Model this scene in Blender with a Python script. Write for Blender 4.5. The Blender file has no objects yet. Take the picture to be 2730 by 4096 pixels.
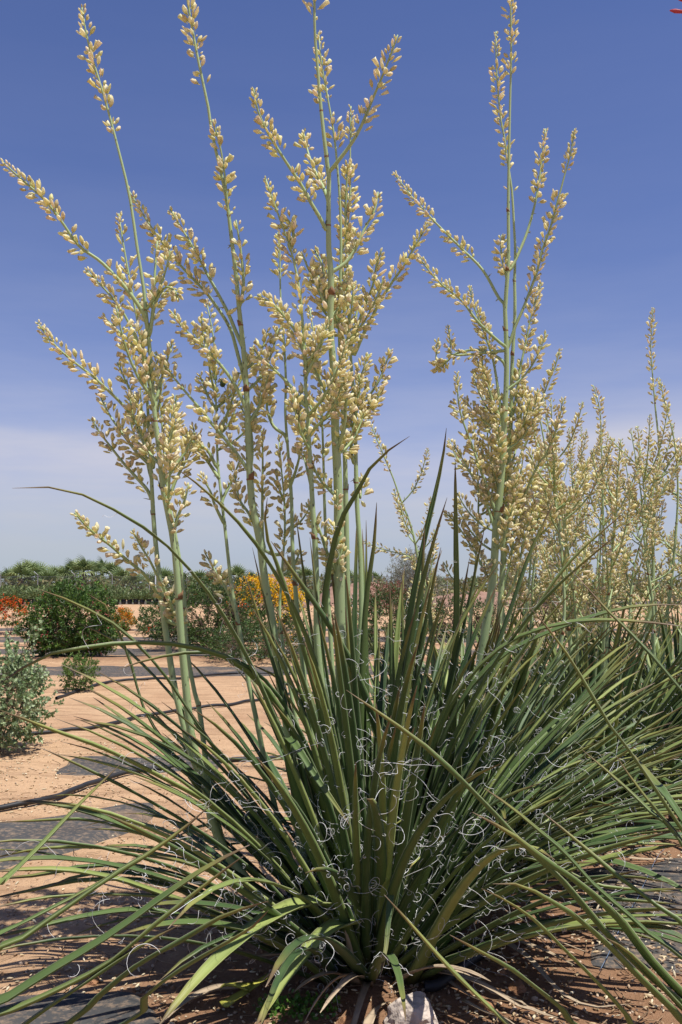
import bpy, math, random
import numpy as np
from mathutils import Vector, Matrix, noise as mnoise

random.seed(7); rng = np.random.default_rng(7)
R = math.radians
sc = bpy.context.scene
COL = sc.collection

# ------------------------------------------------------------------ camera
CAM_H, F, PITCH = 1.05, 3700.0, math.atan(302 / 3700.0)
cam = bpy.data.cameras.new('camera'); cam_o = bpy.data.objects.new('camera', cam); COL.objects.link(cam_o)
cam.sensor_fit = 'VERTICAL'; cam.sensor_height = 36; cam.sensor_width = 24; cam.lens = F / 4096 * 36
cam.clip_start = 0.05; cam.clip_end = 3000
cam_o.location = (0, 0, CAM_H); cam_o.rotation_euler = (math.pi / 2 + PITCH, 0, 0)
sc.camera = cam_o

# ------------------------------------------------------------------ sky + sun
SUN_EL, SUN_AZ = 69.0, 122.0          # azimuth measured from +Y (view direction) towards +X
sd = Vector((math.sin(R(SUN_AZ)) * math.cos(R(SUN_EL)), math.cos(R(SUN_AZ)) * math.cos(R(SUN_EL)), math.sin(R(SUN_EL))))
sun = bpy.data.lights.new('sun', 'SUN'); sun.energy = 5.0; sun.angle = R(0.53); sun.color = (1, 0.965, 0.91)
sun_o = bpy.data.objects.new('sun', sun); COL.objects.link(sun_o)
sun_o.rotation_euler = sd.to_track_quat('Z', 'Y').to_euler(); sun_o.location = (6, 4, 12)

w = bpy.data.worlds.new('World'); sc.world = w; w.use_nodes = True
nt = w.node_tree; nt.nodes.clear(); N = nt.nodes.new; L = nt.links.new
out = N('ShaderNodeOutputWorld'); bg = N('ShaderNodeBackground'); bg.inputs['Strength'].default_value = 0.0685
sky = N('ShaderNodeTexSky'); sky.sky_type = 'NISHITA'; sky.sun_disc = False
sky.sun_elevation = R(SUN_EL); sky.sun_rotation = R(SUN_AZ); sky.altitude = 400
sky.air_density = 1.0; sky.dust_density = 0.6; sky.ozone_density = 3.0
tint = N('ShaderNodeMix'); tint.data_type = 'RGBA'; tint.blend_type = 'MULTIPLY'; tint.inputs[0].default_value = 1.0
tint.inputs[7].default_value = (0.92, 0.96, 1.38, 1)
L(sky.outputs[0], tint.inputs[6])
# thin high cloud: streaks stretched along the horizon, thickening to a pale bank low down
tc = N('ShaderNodeTexCoord'); sep = N('ShaderNodeSeparateXYZ'); L(tc.outputs['Generated'], sep.inputs[0])
mp = N('ShaderNodeMapping'); mp.inputs['Scale'].default_value = (1.6, 1.6, 11.0); L(tc.outputs['Generated'], mp.inputs[0])
nz = N('ShaderNodeTexNoise'); nz.inputs['Scale'].default_value = 1.7; nz.inputs['Detail'].default_value = 7; nz.inputs['Roughness'].default_value = 0.55
L(mp.outputs[0], nz.inputs['Vector'])
mp2 = N('ShaderNodeMapping'); mp2.inputs['Scale'].default_value = (2.2, 2.2, 7.0); L(tc.outputs['Generated'], mp2.inputs[0])
nz2 = N('ShaderNodeTexNoise'); nz2.inputs['Scale'].default_value = 1.3; nz2.inputs['Detail'].default_value = 5; L(mp2.outputs[0], nz2.inputs['Vector'])
wz = N('ShaderNodeMath'); wz.operation = 'MULTIPLY_ADD'; wz.inputs[1].default_value = 0.07; L(nz2.outputs[0], wz.inputs[0])
sb_ = N('ShaderNodeMath'); sb_.operation = 'SUBTRACT'; sb_.inputs[1].default_value = 0.035; L(sep.outputs[2], sb_.inputs[0]); L(sb_.outputs[0], wz.inputs[2])
el = N('ShaderNodeValToRGB'); L(wz.outputs[0], el.inputs[0])
e = el.color_ramp.elements
e[0].position = 0.0; e[0].color = (0.9, 0.9, 0.9, 1); e[1].position = 0.62; e[1].color = (0, 0, 0, 1)
for p, v in ((0.03, 0.88), (0.075, 0.86), (0.150, 0.90), (0.166, 0.58), (0.21, 0.32), (0.34, 0.08)):
    q = el.color_ramp.elements.new(p); q.color = (v, v, v, 1)
mr = N('ShaderNodeMapRange'); mr.inputs[1].default_value = 0.30; mr.inputs[2].default_value = 0.68; mr.inputs[3].default_value = 0.62; mr.inputs[4].default_value = 1.2
L(nz.outputs[0], mr.inputs[0])
mu = N('ShaderNodeMath'); mu.operation = 'MULTIPLY'; mu.use_clamp = True
L(el.outputs[0], mu.inputs[0]); L(mr.outputs[0], mu.inputs[1])
cl = N('ShaderNodeMix'); cl.data_type = 'RGBA'; L(mu.outputs[0], cl.inputs[0]); L(tint.outputs[2], cl.inputs[6])
lo = N('ShaderNodeValToRGB'); L(sep.outputs[2], lo.inputs[0])
lo.color_ramp.elements[0].position = 0.02; lo.color_ramp.elements[0].color = (0.55, 0.62, 0.71, 1)
lo.color_ramp.elements[1].position = 0.13; lo.color_ramp.elements[1].color = (0.70, 0.71, 0.84, 1)
sc10 = N('ShaderNodeMix'); sc10.data_type = 'RGBA'; sc10.blend_type = 'MULTIPLY'; sc10.inputs[0].default_value = 1; sc10.inputs[7].default_value = (10, 10, 10, 1)
L(lo.outputs[0], sc10.inputs[6]); L(sc10.outputs[2], cl.inputs[7])
L(cl.outputs[2], bg.inputs['Color']); L(bg.outputs[0], out.inputs[0])

sc.view_settings.view_transform = 'Standard'; sc.view_settings.look = 'None'
sc.view_settings.gamma = 1.0; sc.view_settings.use_curve_mapping = False; sc.view_settings.exposure = 0.31
sc.render.engine = 'CYCLES'; sc.cycles.max_bounces = 8; sc.cycles.transparent_max_bounces = 8

# ------------------------------------------------------------------ pixel helpers (photo is 2730 x 4096)
cp, sp = math.cos(PITCH), math.sin(PITCH)
def ray(px, py):
    a = (px - 1365) / F; b = (2048 - py) / F
    return Vector((a, cp - b * sp, sp + b * cp))
def P(px, py, Y):
    d = ray(px, py); t = Y / d.y
    return Vector((d.x * t, Y, CAM_H + d.z * t))
def G(px, py):
    d = ray(px, py); t = -CAM_H / d.z
    return Vector((d.x * t, d.y * t, 0.0))

# ------------------------------------------------------------------ object helpers
def link(name, me, mat=None, parent=None):
    o = bpy.data.objects.new(name, me); COL.objects.link(o)
    if mat is not None and me is not None and not me.materials: me.materials.append(mat)
    if parent is not None: o.parent = parent
    return o
def tag(o, label=None, cat=None, group=None, kind=None):
    if label: o['label'] = label
    if cat: o['category'] = cat
    if group: o['group'] = group
    if kind: o['kind'] = kind
    return o
def empty(name, loc=(0, 0, 0)):
    o = bpy.data.objects.new(name, None); o.location = loc; o.empty_display_size = 0.1
    COL.objects.link(o); return o
def mesh(name, V, T, C=None, smooth=True):
    """triangle mesh from arrays; C = per-vertex rgb stored as attribute 'tint'"""
    V = np.asarray(V, dtype=np.float32).reshape(-1, 3); T = np.asarray(T, dtype=np.int32).reshape(-1, 3)
    me = bpy.data.meshes.new(name)
    me.vertices.add(len(V)); me.vertices.foreach_set('co', V.ravel())
    me.loops.add(T.size); me.loops.foreach_set('vertex_index', T.ravel())
    me.polygons.add(len(T)); me.polygons.foreach_set('loop_start', np.arange(0, T.size, 3, dtype=np.int32))
    me.polygons.foreach_set('loop_total', np.full(len(T), 3, dtype=np.int32))
    if C is not None:
        C = np.asarray(C, dtype=np.float32).reshape(-1, 3)
        a = me.attributes.new('tint', 'FLOAT_COLOR', 'POINT')
        a.data.foreach_set('color', np.hstack([C, np.ones((len(C), 1), np.float32)]).ravel())
    me.update(calc_edges=True); me.validate()
    me.polygons.foreach_set('use_smooth', np.full(len(me.polygons), smooth, dtype=bool))
    return me
class MB:
    def __init__(s): s.V = []; s.T = []; s.C = []; s.n = 0
    def add(s, V, T, C=None):
        V = np.asarray(V, float).reshape(-1, 3); T = np.asarray(T, int).reshape(-1, 3)
        s.V.append(V); s.T.append(T + s.n); s.n += len(V)
        if C is None: C = (1, 1, 1)
        C = np.asarray(C, float)
        s.C.append(np.broadcast_to(C, V.shape) if C.ndim == 1 else C)
    def mesh(s, name, smooth=True):
        if not s.V: return None
        return mesh(name, np.vstack(s.V), np.vstack(s.T), np.vstack(s.C), smooth)
def ringtris(n, k):
    """n rings of k verts, tris between consecutive rings"""
    t = []
    for i in range(n - 1):
        for j in range(k):
            a = i * k + j; b = i * k + (j + 1) % k; c = a + k; d = b + k
            t += [(a, b, d), (a, d, c)]
    return t
def resample(pts, n):
    """Catmull-Rom through pts, n samples evenly spaced by arc length"""
    p = np.array([tuple(q) for q in pts], float)
    if len(p) == 2: return p[0] + (p[1] - p[0]) * np.linspace(0, 1, n)[:, None]
    e0 = 2 * p[0] - p[1]; e1 = 2 * p[-1] - p[-2]; q = np.vstack([e0, p, e1]); o = []
    for i in range(1, len(q) - 2):
        for t in np.linspace(0, 1, 8, endpoint=False):
            a, b, c, d = q[i - 1], q[i], q[i + 1], q[i + 2]
            o.append(0.5 * ((2 * b) + (-a + c) * t + (2 * a - 5 * b + 4 * c - d) * t * t + (-a + 3 * b - 3 * c + d) * t ** 3))
    o.append(p[-1]); o = np.array(o)
    s = np.concatenate([[0], np.cumsum(np.linalg.norm(np.diff(o, axis=0), axis=1))])
    u = np.linspace(0, s[-1], n)
    return np.stack([np.interp(u, s, o[:, k]) for k in range(3)], 1)
def frames(c):
    T = np.gradient(c, axis=0); T /= np.linalg.norm(T, axis=1)[:, None] + 1e-9
    a = np.array([0, 0, 1.0]) if abs(T[0, 2]) < 0.9 else np.array([1.0, 0, 0])
    S = []; s = np.cross(T[0], a); s /= np.linalg.norm(s)
    for t in T:
        s = s - t * np.dot(s, t); s /= np.linalg.norm(s) + 1e-9; S.append(s)
    S = np.array(S); return T, S, np.cross(T, S)
def tube(mb, c, r, k=6, C=(1, 1, 1), cap=True):
    c = np.asarray(c, float); n = len(c); r = np.broadcast_to(np.asarray(r, float), (n,))
    T, S, B = frames(c); an = np.arange(k) * 2 * math.pi / k
    V = c[:, None] + r[:, None, None] * (np.cos(an)[None, :, None] * S[:, None] + np.sin(an)[None, :, None] * B[:, None])
    V = V.reshape(-1, 3); t = ringtris(n, k)
    if cap:
        V = np.vstack([V, c[-1:] + T[-1:] * r[-1] * 0.4]); q = n * k
        t += [((n - 1) * k + j, (n - 1) * k + (j + 1) % k, q) for j in range(k)]
    Cc = np.asarray(C, float)
    if Cc.ndim == 2 and len(Cc) == n:
        Cc = np.repeat(Cc, k, axis=0)
        if cap: Cc = np.vstack([Cc, Cc[-1:]])
    mb.add(V, t, Cc)

# ------------------------------------------------------------------ materials
def mat(name, rough=0.6, spec=0.3):
    m = bpy.data.materials.new(name); m.use_nodes = True
    b = m.node_tree.nodes['Principled BSDF']; b.inputs['Roughness'].default_value = rough
    b.inputs['Specular IOR Level'].default_value = spec
    return m, m.node_tree, b
def nd(t, kind, **kw):
    n = t.nodes.new(kind)
    for k, v in kw.items(): setattr(n, k, v)
    return n
def ramp(t, src, stops):
    r = t.nodes.new('ShaderNodeValToRGB'); t.links.new(src, r.inputs[0]); e = r.color_ramp.elements
    e[0].position, e[0].color = stops[0][0], (*stops[0][1], 1)
    e[1].position, e[1].color = stops[-1][0], (*stops[-1][1], 1)
    for p, c in stops[1:-1]:
        x = e.new(p); x.color = (*c, 1)
    return r.outputs[0]
def mixc(t, f, a, b, mode='MIX'):
    m = t.nodes.new('ShaderNodeMix'); m.data_type = 'RGBA'; m.blend_type = mode
    for i, v in ((0, f), (6, a), (7, b)):
        if isinstance(v, bpy.types.NodeSocket): t.links.new(v, m.inputs[i])
        elif i == 0: m.inputs[0].default_value = v
        else: m.inputs[i].default_value = (*v, 1)
    return m.outputs[2]
def noise(t, scale, detail=4, rough=0.55, vec=None, obj=True):
    n = t.nodes.new('ShaderNodeTexNoise'); n.inputs['Scale'].default_value = scale
    n.inputs['Detail'].default_value = detail; n.inputs['Roughness'].default_value = rough
    if vec is None: vec = t.nodes.new('ShaderNodeNewGeometry').outputs['Position'] if not obj else t.nodes.new('ShaderNodeTexCoord').outputs['Object']
    t.links.new(vec, n.inputs['Vector']); return n.outputs[0]
def bump(t, b, src, strength, dist):
    n = t.nodes.new('ShaderNodeBump'); n.inputs['Strength'].default_value = strength; n.inputs['Distance'].default_value = dist
    t.links.new(src, n.inputs['Height']); t.links.new(n.outputs[0], b.inputs['Normal'])
def attr(t, name='tint'):
    a = t.nodes.new('ShaderNodeAttribute'); a.attribute_name = name; return a.outputs['Color']
def translucent(m, t, b, col, fac):
    tr = t.nodes.new('ShaderNodeBsdfTranslucent'); mx = t.nodes.new('ShaderNodeMixShader'); mx.inputs[0].default_value = fac
    if isinstance(col, bpy.types.NodeSocket): t.links.new(col, tr.inputs[0])
    else: tr.inputs[0].default_value = (*col, 1)
    o = t.nodes['Material Output']; t.links.new(b.outputs[0], mx.inputs[1]); t.links.new(tr.outputs[0], mx.inputs[2]); t.links.new(mx.outputs[0], o.inputs[0])

def foliage_mat(name, rough=0.5, trans=0.22, spec=0.35):
    m, t, b = mat(name, rough, spec); c = attr(t)
    c2 = mixc(t, noise(t, 35, 3), c, (0.02, 0.03, 0.01), 'MIX')
    mm = c2.node; mr = t.nodes.new('ShaderNodeMapRange'); mr.inputs[3].default_value = 0.0; mr.inputs[4].default_value = 0.22
    t.links.new(mm.inputs[0].links[0].from_socket, mr.inputs[0]); t.links.new(mr.outputs[0], mm.inputs[0])
    t.links.new(c2, b.inputs['Base Color']); translucent(m, t, b, c, trans); return m
M = {}
M['foliage'] = foliage_mat('shrub_foliage')
M['petal'] = foliage_mat('petal', 0.55, 0.3, 0.2)
# fibrous strap leaf: tint = (position along the leaf, edge factor, per leaf tone)
def leaf_mat():
    m, t, b = mat('strap_leaf', 0.5, 0.3)
    s = nd(t, 'ShaderNodeSeparateColor'); t.links.new(attr(t), s.inputs[0])
    along, edge, leaf_tone = s.outputs
    body = ramp(t, leaf_tone, [(0.0, (0.030, 0.066, 0.022)), (0.35, (0.052, 0.098, 0.030)), (0.7, (0.098, 0.150, 0.042)), (0.88, (0.20, 0.250, 0.068)), (1.0, (0.33, 0.38, 0.115))])
    n = noise(t, 9, 5)
    body = mixc(t, n, body, (0.108, 0.150, 0.048), 'MIX'); q = body.node
    mr = nd(t, 'ShaderNodeMapRange'); mr.inputs[1].default_value = 0.45; mr.inputs[2].default_value = 0.75; mr.inputs[4].default_value = 0.5
    t.links.new(n, mr.inputs[0]); t.links.new(mr.outputs[0], q.inputs[0])
    # fine pale stripes running along the blade
    e2 = nd(t, 'ShaderNodeMath', operation='MULTIPLY'); e2.inputs[1].default_value = 46; t.links.new(edge, e2.inputs[0])
    sn = nd(t, 'ShaderNodeMath', operation='SINE'); t.links.new(e2.outputs[0], sn.inputs[0])
    st = nd(t, 'ShaderNodeMapRange'); st.inputs[1].default_value = 0.2; st.inputs[2].default_value = 1.0; st.inputs[4].default_value = 0.13; t.links.new(sn.outputs[0], st.inputs[0])
    body = mixc(t, st.outputs[0], body, (0.25, 0.28, 0.14))
    # small dark flecks
    vo = nd(t, 'ShaderNodeTexVoronoi'); vo.inputs['Scale'].default_value = 130; t.links.new(nd(t, 'ShaderNodeTexCoord').outputs['Object'], vo.inputs['Vector'])
    fl = ramp(t, vo.outputs['Distance'], [(0.10, (1, 1, 1)), (0.20, (0, 0, 0))])
    fm = nd(t, 'ShaderNodeMath', operation='MULTIPLY'); t.links.new(fl, fm.inputs[0])
    t.links.new(ramp(t, noise(t, 6, 2), [(0.55, (0, 0, 0)), (0.66, (0.8, 0.8, 0.8))]), fm.inputs[1])
    body = mixc(t, fm.outputs[0], body, (0.03, 0.025, 0.012))
    # pale cartilage edge
    body = mixc(t, ramp(t, edge, [(0.93, (0, 0, 0)), (1.0, (0.75, 0.75, 0.75))]), body, (0.42, 0.40, 0.28))
    # yellowing then dry brown tip
    al = nd(t, 'ShaderNodeMath', operation='ADD'); t.links.new(along, al.inputs[0])
    sh = nd(t, 'ShaderNodeMapRange'); sh.inputs[1].default_value = 0.0; sh.inputs[2].default_value = 1.0; sh.inputs[3].default_value = -0.10; sh.inputs[4].default_value = 0.03
    t.links.new(noise(t, 2.2, 2), sh.inputs[0]); t.links.new(sh.outputs[0], al.inputs[1])
    body = mixc(t, ramp(t, al.outputs[0], [(0.80, (0, 0, 0)), (0.93, (0.7, 0.7, 0.7))]), body, (0.26, 0.22, 0.055))
    body = mixc(t, ramp(t, al.outputs[0], [(0.895, (0, 0, 0)), (0.935, (0.9, 0.9, 0.9))]), body, (0.13, 0.085, 0.05))
    body = mixc(t, ramp(t, al.outputs[0], [(0.955, (0, 0, 0)), (0.985, (1, 1, 1))]), body, (0.33, 0.26, 0.20))
    body = mixc(t, ramp(t, along, [(0.0, (0.6, 0.6, 0.6)), (0.09, (0, 0, 0))]), body, (0.13, 0.075, 0.03))
    t.links.new(body, b.inputs['Base Color'])
    bump(t, b, sn.outputs[0], 0.10, 0.002)
    return m
M['leaf'] = leaf_mat()
def stalk_mat():
    m, t, b = mat('flower_stalk', 0.5, 0.3)
    c = mixc(t, noise(t, 7, 4), (0.29, 0.39, 0.185), (0.40, 0.49, 0.24))
    c = mixc(t, 0.5, c, attr(t), 'MULTIPLY')
    vo = nd(t, 'ShaderNodeTexVoronoi'); vo.inputs['Scale'].default_value = 95
    mp = nd(t, 'ShaderNodeMapping'); mp.inputs['Scale'].default_value = (1, 1, 0.45); t.links.new(nd(t, 'ShaderNodeTexCoord').outputs['Object'], mp.inputs[0]); t.links.new(mp.outputs[0], vo.inputs['Vector'])
    fl = ramp(t, vo.outputs['Distance'], [(0.14, (1, 1, 1)), (0.24, (0, 0, 0))])
    fm = nd(t, 'ShaderNodeMath', operation='MULTIPLY'); t.links.new(fl, fm.inputs[0])
    t.links.new(ramp(t, noise(t, 9, 3), [(0.46, (0, 0, 0)), (0.58, (0.9, 0.9, 0.9))]), fm.inputs[1])
    c = mixc(t, fm.outputs[0], c, (0.06, 0.05, 0.025))
    t.links.new(c, b.inputs['Base Color']); return m
M['stalk'] = stalk_mat()
def bud_mat():
    m, t, b = mat('flower_bud', 0.5, 0.25); c = attr(t); t.links.new(c, b.inputs['Base Color']); translucent(m, t, b, c, 0.42); return m
M['bud'] = bud_mat()
def plain(name, col, rough=0.7, spec=0.2, nscale=30, var=0.35, bmp=0.0):
    m, t, b = mat(name, rough, spec); n = noise(t, nscale, 5)
    t.links.new(mixc(t, n, tuple(x * (1 - var) for x in col), tuple(min(1, x * (1 + var)) for x in col)), b.inputs['Base Color'])
    if bmp: bump(t, b, n, bmp, 0.01)
    return m
M['bract'] = plain('dry_bract', (0.22, 0.125, 0.065), 0.8)
M['fiber'] = plain('white_fiber', (0.78, 0.77, 0.72), 0.6, 0.3)
M['bark'] = plain('woody_stem', (0.14, 0.10, 0.07), 0.9, 0.1, 20, 0.4, 0.4)
M['hose'] = plain('black_hose', (0.022, 0.022, 0.024), 0.55, 0.35, 14, 0.5)
M['pot'] = plain('black_pot', (0.012, 0.012, 0.013), 0.45, 0.4)
M['wire'] = plain('dull_wire', (0.13, 0.13, 0.13), 0.6, 0.3)
M['steel'] = plain('galvanised_steel', (0.36, 0.37, 0.38), 0.5, 0.5)
M['dry'] = plain('dry_leaf', (0.40, 0.31, 0.21), 0.85, 0.15, 22, 0.35)
M['stone'] = plain('pale_stone', (0.50, 0.42, 0.35), 0.92, 0.12, 30, 0.6, 1.0)
M['tint'] = None
def tint_mat():
    m, t, b = mat('tinted', 0.85, 0.15); t.links.new(attr(t), b.inputs['Base Color']); return m
M['tint'] = tint_mat()
def ground_mat():
    m, t, b = mat('sandy_soil', 0.95, 0.1)
    g = nd(t, 'ShaderNodeNewGeometry'); pos = g.outputs['Position']
    n1 = noise(t, 0.9, 6, 0.6, pos); n2 = noise(t, 14, 6, 0.65, pos); n3 = noise(t, 90, 5, 0.7, pos)
    sand = mixc(t, n2, (0.50, 0.322, 0.182), (0.64, 0.425, 0.25))
    sand = mixc(t, ramp(t, n1, [(0.42, (0, 0, 0)), (0.62, (0.7, 0.7, 0.7))]), sand, (0.42, 0.25, 0.14))
    st_ = nd(t, 'ShaderNodeMapping'); st_.inputs['Scale'].default_value = (0.9, 5.5, 1); st_.inputs['Rotation'].default_value = (0, 0, 0.12); t.links.new(pos, st_.inputs[0])
    sand = mixc(t, ramp(t, noise(t, 1.6, 7, 0.68, st_.outputs[0]), [(0.47, (0, 0, 0)), (0.64, (0.65, 0.65, 0.65))]), sand, (0.27, 0.155, 0.085))
    sand = mixc(t, ramp(t, noise(t, 33, 6, 0.7, pos), [(0.56, (0, 0, 0)), (0.70, (0.6, 0.6, 0.6))]), sand, (0.30, 0.18, 0.105))
    soil = mixc(t, n2, (0.20, 0.105, 0.055), (0.37, 0.215, 0.125))
    s = nd(t, 'ShaderNodeSeparateColor'); t.links.new(attr(t), s.inputs[0])
    ad = nd(t, 'ShaderNodeMath', operation='MULTIPLY_ADD'); t.links.new(n2, ad.inputs[0]); ad.inputs[1].default_value = 0.9
    t.links.new(s.outputs[0], ad.inputs[2])
    c = mixc(t, ramp(t, ad.outputs[0], [(0.62, (0, 0, 0)), (1.05, (1, 1, 1))]), sand, soil)
    c = mixc(t, ramp(t, n3, [(0.30, (0.55, 0.55, 0.55)), (0.46, (0, 0, 0))]), c, (0.20, 0.12, 0.07))
    c = mixc(t, ramp(t, n3, [(0.60, (0, 0, 0)), (0.74, (0.5, 0.5, 0.5))]), c, (0.68, 0.56, 0.42))
    t.links.new(c, b.inputs['Base Color'])
    ad2 = nd(t, 'ShaderNodeMath', operation='ADD'); t.links.new(n2, ad2.inputs[0]); t.links.new(n3, ad2.inputs[1])
    bump(t, b, ad2.outputs[0], 0.7, 0.022); return m
M['ground'] = ground_mat()
def cloth_mat():
    m, t, b = mat('woven_ground_cloth', 0.85, 0.12)
    pos = nd(t, 'ShaderNodeNewGeometry').outputs['Position']
    n1 = noise(t, 3.0, 6, 0.6, pos); n2 = noise(t, 40, 5, 0.7, pos)
    c = mixc(t, n1, (0.034, 0.034, 0.034), (0.095, 0.092, 0.088))
    c = mixc(t, ramp(t, n2, [(0.48, (0, 0, 0)), (0.72, (0.7, 0.7, 0.7))]), c, (0.36, 0.25, 0.16))
    c = mixc(t, ramp(t, noise(t, 1.3, 6, 0.65, pos), [(0.55, (0, 0, 0)), (0.70, (0.75, 0.75, 0.75))]), c, (0.36, 0.235, 0.14))
    t.links.new(c, b.inputs['Base Color'])
    bump(t, b, n2, 0.25, 0.004); return m
M['cloth'] = cloth_mat()

# ------------------------------------------------------------------ ground
def gz(x, y):
    d = math.hypot(x, y - 2)
    a = 0.035 * mnoise.noise(Vector((x * 0.9, y * 0.9, 0.3))) + 0.014 * mnoise.noise(Vector((x * 3.1, y * 3.1, 4.1)))
    if d < 9: a += 0.009 * mnoise.noise(Vector((x * 7.3, y * 7.3, 1.7)))
    a *= max(0.15, 1 - d / 40)
    # low ridges of earth along the planting rows
    for yr, h in ((13.4, 0.06), (16.7, 0.05), (21.0, 0.05), (10.2, 0.04)):
        a += h * math.exp(-((y - yr) / 0.35) ** 2)
    return a
def graded(lo, hi, step, grow, far):
    r = list(np.arange(lo, hi, step)); s = step
    while r[-1] < far: s *= grow; r.append(r[-1] + s)
    return r
ys = graded(-1.5, 6.5, 0.045, 1.06, 900); ys = [-400, -60, -15, -5, -2.5] + ys
xp = graded(0, 3.2, 0.045, 1.09, 600); xs = sorted([-x for x in xp[1:]] + xp)
gx, gy = np.meshgrid(xs, ys)
gzv = np.array([[gz(x, y) for x in xs] for y in ys])
V = np.stack([gx, gy, gzv], -1).reshape(-1, 3)
nx, ny = len(xs), len(ys)
idx = np.arange(nx * ny).reshape(ny, nx)
a, b_, c_, d_ = idx[:-1, :-1].ravel(), idx[:-1, 1:].ravel(), idx[1:, 1:].ravel(), idx[1:, :-1].ravel()
T = np.vstack([np.stack([a, b_, c_], 1), np.stack([a, c_, d_], 1)])
# where the bed is dark earth rather than sand (material of the soil itself): planting rows
x0, y0 = V[:, 0], V[:, 1]
bed = np.exp(-(((x0 - 0.35) * 0.78 - (y0 - 2.75) * 0.62) / 0.75) ** 2) * (y0 < 9) * (y0 > -3)
bed = np.maximum(bed, np.exp(-((x0 - 1.0) ** 2 + (y0 - 2.2) ** 2) / 0.9))
for yr in (13.4, 16.7, 21.0): bed = np.maximum(bed, 0.8 * np.exp(-((y0 - yr) / 0.45) ** 2))
C = np.stack([bed * 0.75, bed, bed], 1)
ground = link('ground', mesh('ground', V, T, C), M['ground']); tag(ground, kind='structure')

def cloth(name, corners, label, off=0.014, nu=60, nv=12, wob=0.03):
    """draped strip between a near edge and a far edge (ground points)"""
    (a, b), (c, d) = corners; v = []
    for j in range(nv + 1):
        for i in range(nu + 1):
            u = i / nu; k = j / nv
            n_ = Vector(a).lerp(Vector(b), u); f_ = Vector(c).lerp(Vector(d), u); p = n_.lerp(f_, k)
            if j in (0, nv): p.y += wob * mnoise.noise(Vector((p.x * 2.5, p.y, 9.0))) * 2
            sc_ = 1.0 if p.y < 8 else 0.55
            ed = min(1.0, min(k, 1 - k) / .22, min(u, 1 - u) / .10)
            p.z = gz(p.x, p.y) + off - .034 * (1 - ed) ** 1.5 + .022 * mnoise.noise(Vector((p.x * 2.3 * sc_, p.y * 3.1 * sc_, 7.7))) + 0.010 * mnoise.noise(Vector((p.x * 6, p.y * 6, 2.0)))
            v.append(p)
    me = bpy.data.meshes.new(name); w_ = nu + 1
    me.from_pydata([tuple(q) for q in v], [], [(j * w_ + i, j * w_ + i + 1, (j + 1) * w_ + i + 1, (j + 1) * w_ + i) for j in range(nv) for i in range(nu)])
    me.polygons.foreach_set('use_smooth', np.ones(len(me.polygons), bool))
    o = link(name, me, M['cloth']); tag(o, label, 'ground cloth'); return o
cloth('ground_cloth', ((( -6, 10.95, 0), (7, 11.2, 0)), ((-6, 12.6, 0), (7, 12.9, 0))), 'black ground cloth strip between the small bush and the big round bush', nu=140)
cloth('ground_cloth', (((-9, 14.4, 0), (9, 14.6, 0)), ((-9, 15.9, 0), (9, 16.2, 0))), 'black ground cloth strip running under the back of the big round bush', nu=140)
cloth('ground_cloth', (((-12, 17.6, 0), (12, 17.8, 0)), ((-12, 20.1, 0), (12, 20.3, 0))), 'wide grey dusty ground cloth strip before the orange flowered shrubs', nu=140)
cloth('ground_cloth', (((-14, 22.4, 0), (14, 22.4, 0)), ((-14, 23.8, 0), (14, 23.8, 0))), 'narrow ground cloth strip behind the orange flowered shrubs', nu=120)
cloth('ground_cloth', (((-40, 55.5, 0), (40, 55.5, 0)), ((-40, 75.0, 0), (40, 75.0, 0))), 'grey ground cloth under the black nursery pots', nu=120, wob=0.1)
def gp(*pts): return [tuple(G(*p)) for p in pts]
g = gp((-500, 3690), (560, 3330), (-500, 3370), (700, 3170)); cloth('ground_cloth', ((g[0], g[1]), (g[2], g[3])), 'creased black ground cloth in leaf shade left of the big plant', nu=70, nv=20)
g = gp((-300, 4330), (760, 4160), (-300, 3960), (560, 3945)); cloth('ground_cloth', ((g[0], g[1]), (g[2], g[3])), 'dusty black ground cloth before the big plant beside bare sand', nu=60, nv=20)
g = gp((200, 3110), (900, 3090), (260, 3030), (900, 3010)); cloth('ground_cloth', ((g[0], g[1]), (g[2], g[3])), 'small black ground cloth piece beside the hose and the grey green bush', nu=40, nv=12)
g = gp((2330, 3930), (3500, 3990), (2290, 3480), (3300, 3330)); rc = cloth('ground_cloth', ((g[0], g[1]), (g[2], g[3])), 'dark ground cloth with thin blue line strewn with fallen petals', nu=60, nv=30)
mb = MB()
q0, q1 = G(2400, 3930), G(2660, 3430)
pts = [q0.lerp(q1, i / 30) for i in range(31)]
for q in pts: q.z = gz(q.x, q.y) + 0.026
tube(mb, pts, 0.0011, 4, (0.14, 0.19, 0.27)); link('blue_thread', mb.mesh('blue_thread'), M['tint'], rc)

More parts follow.
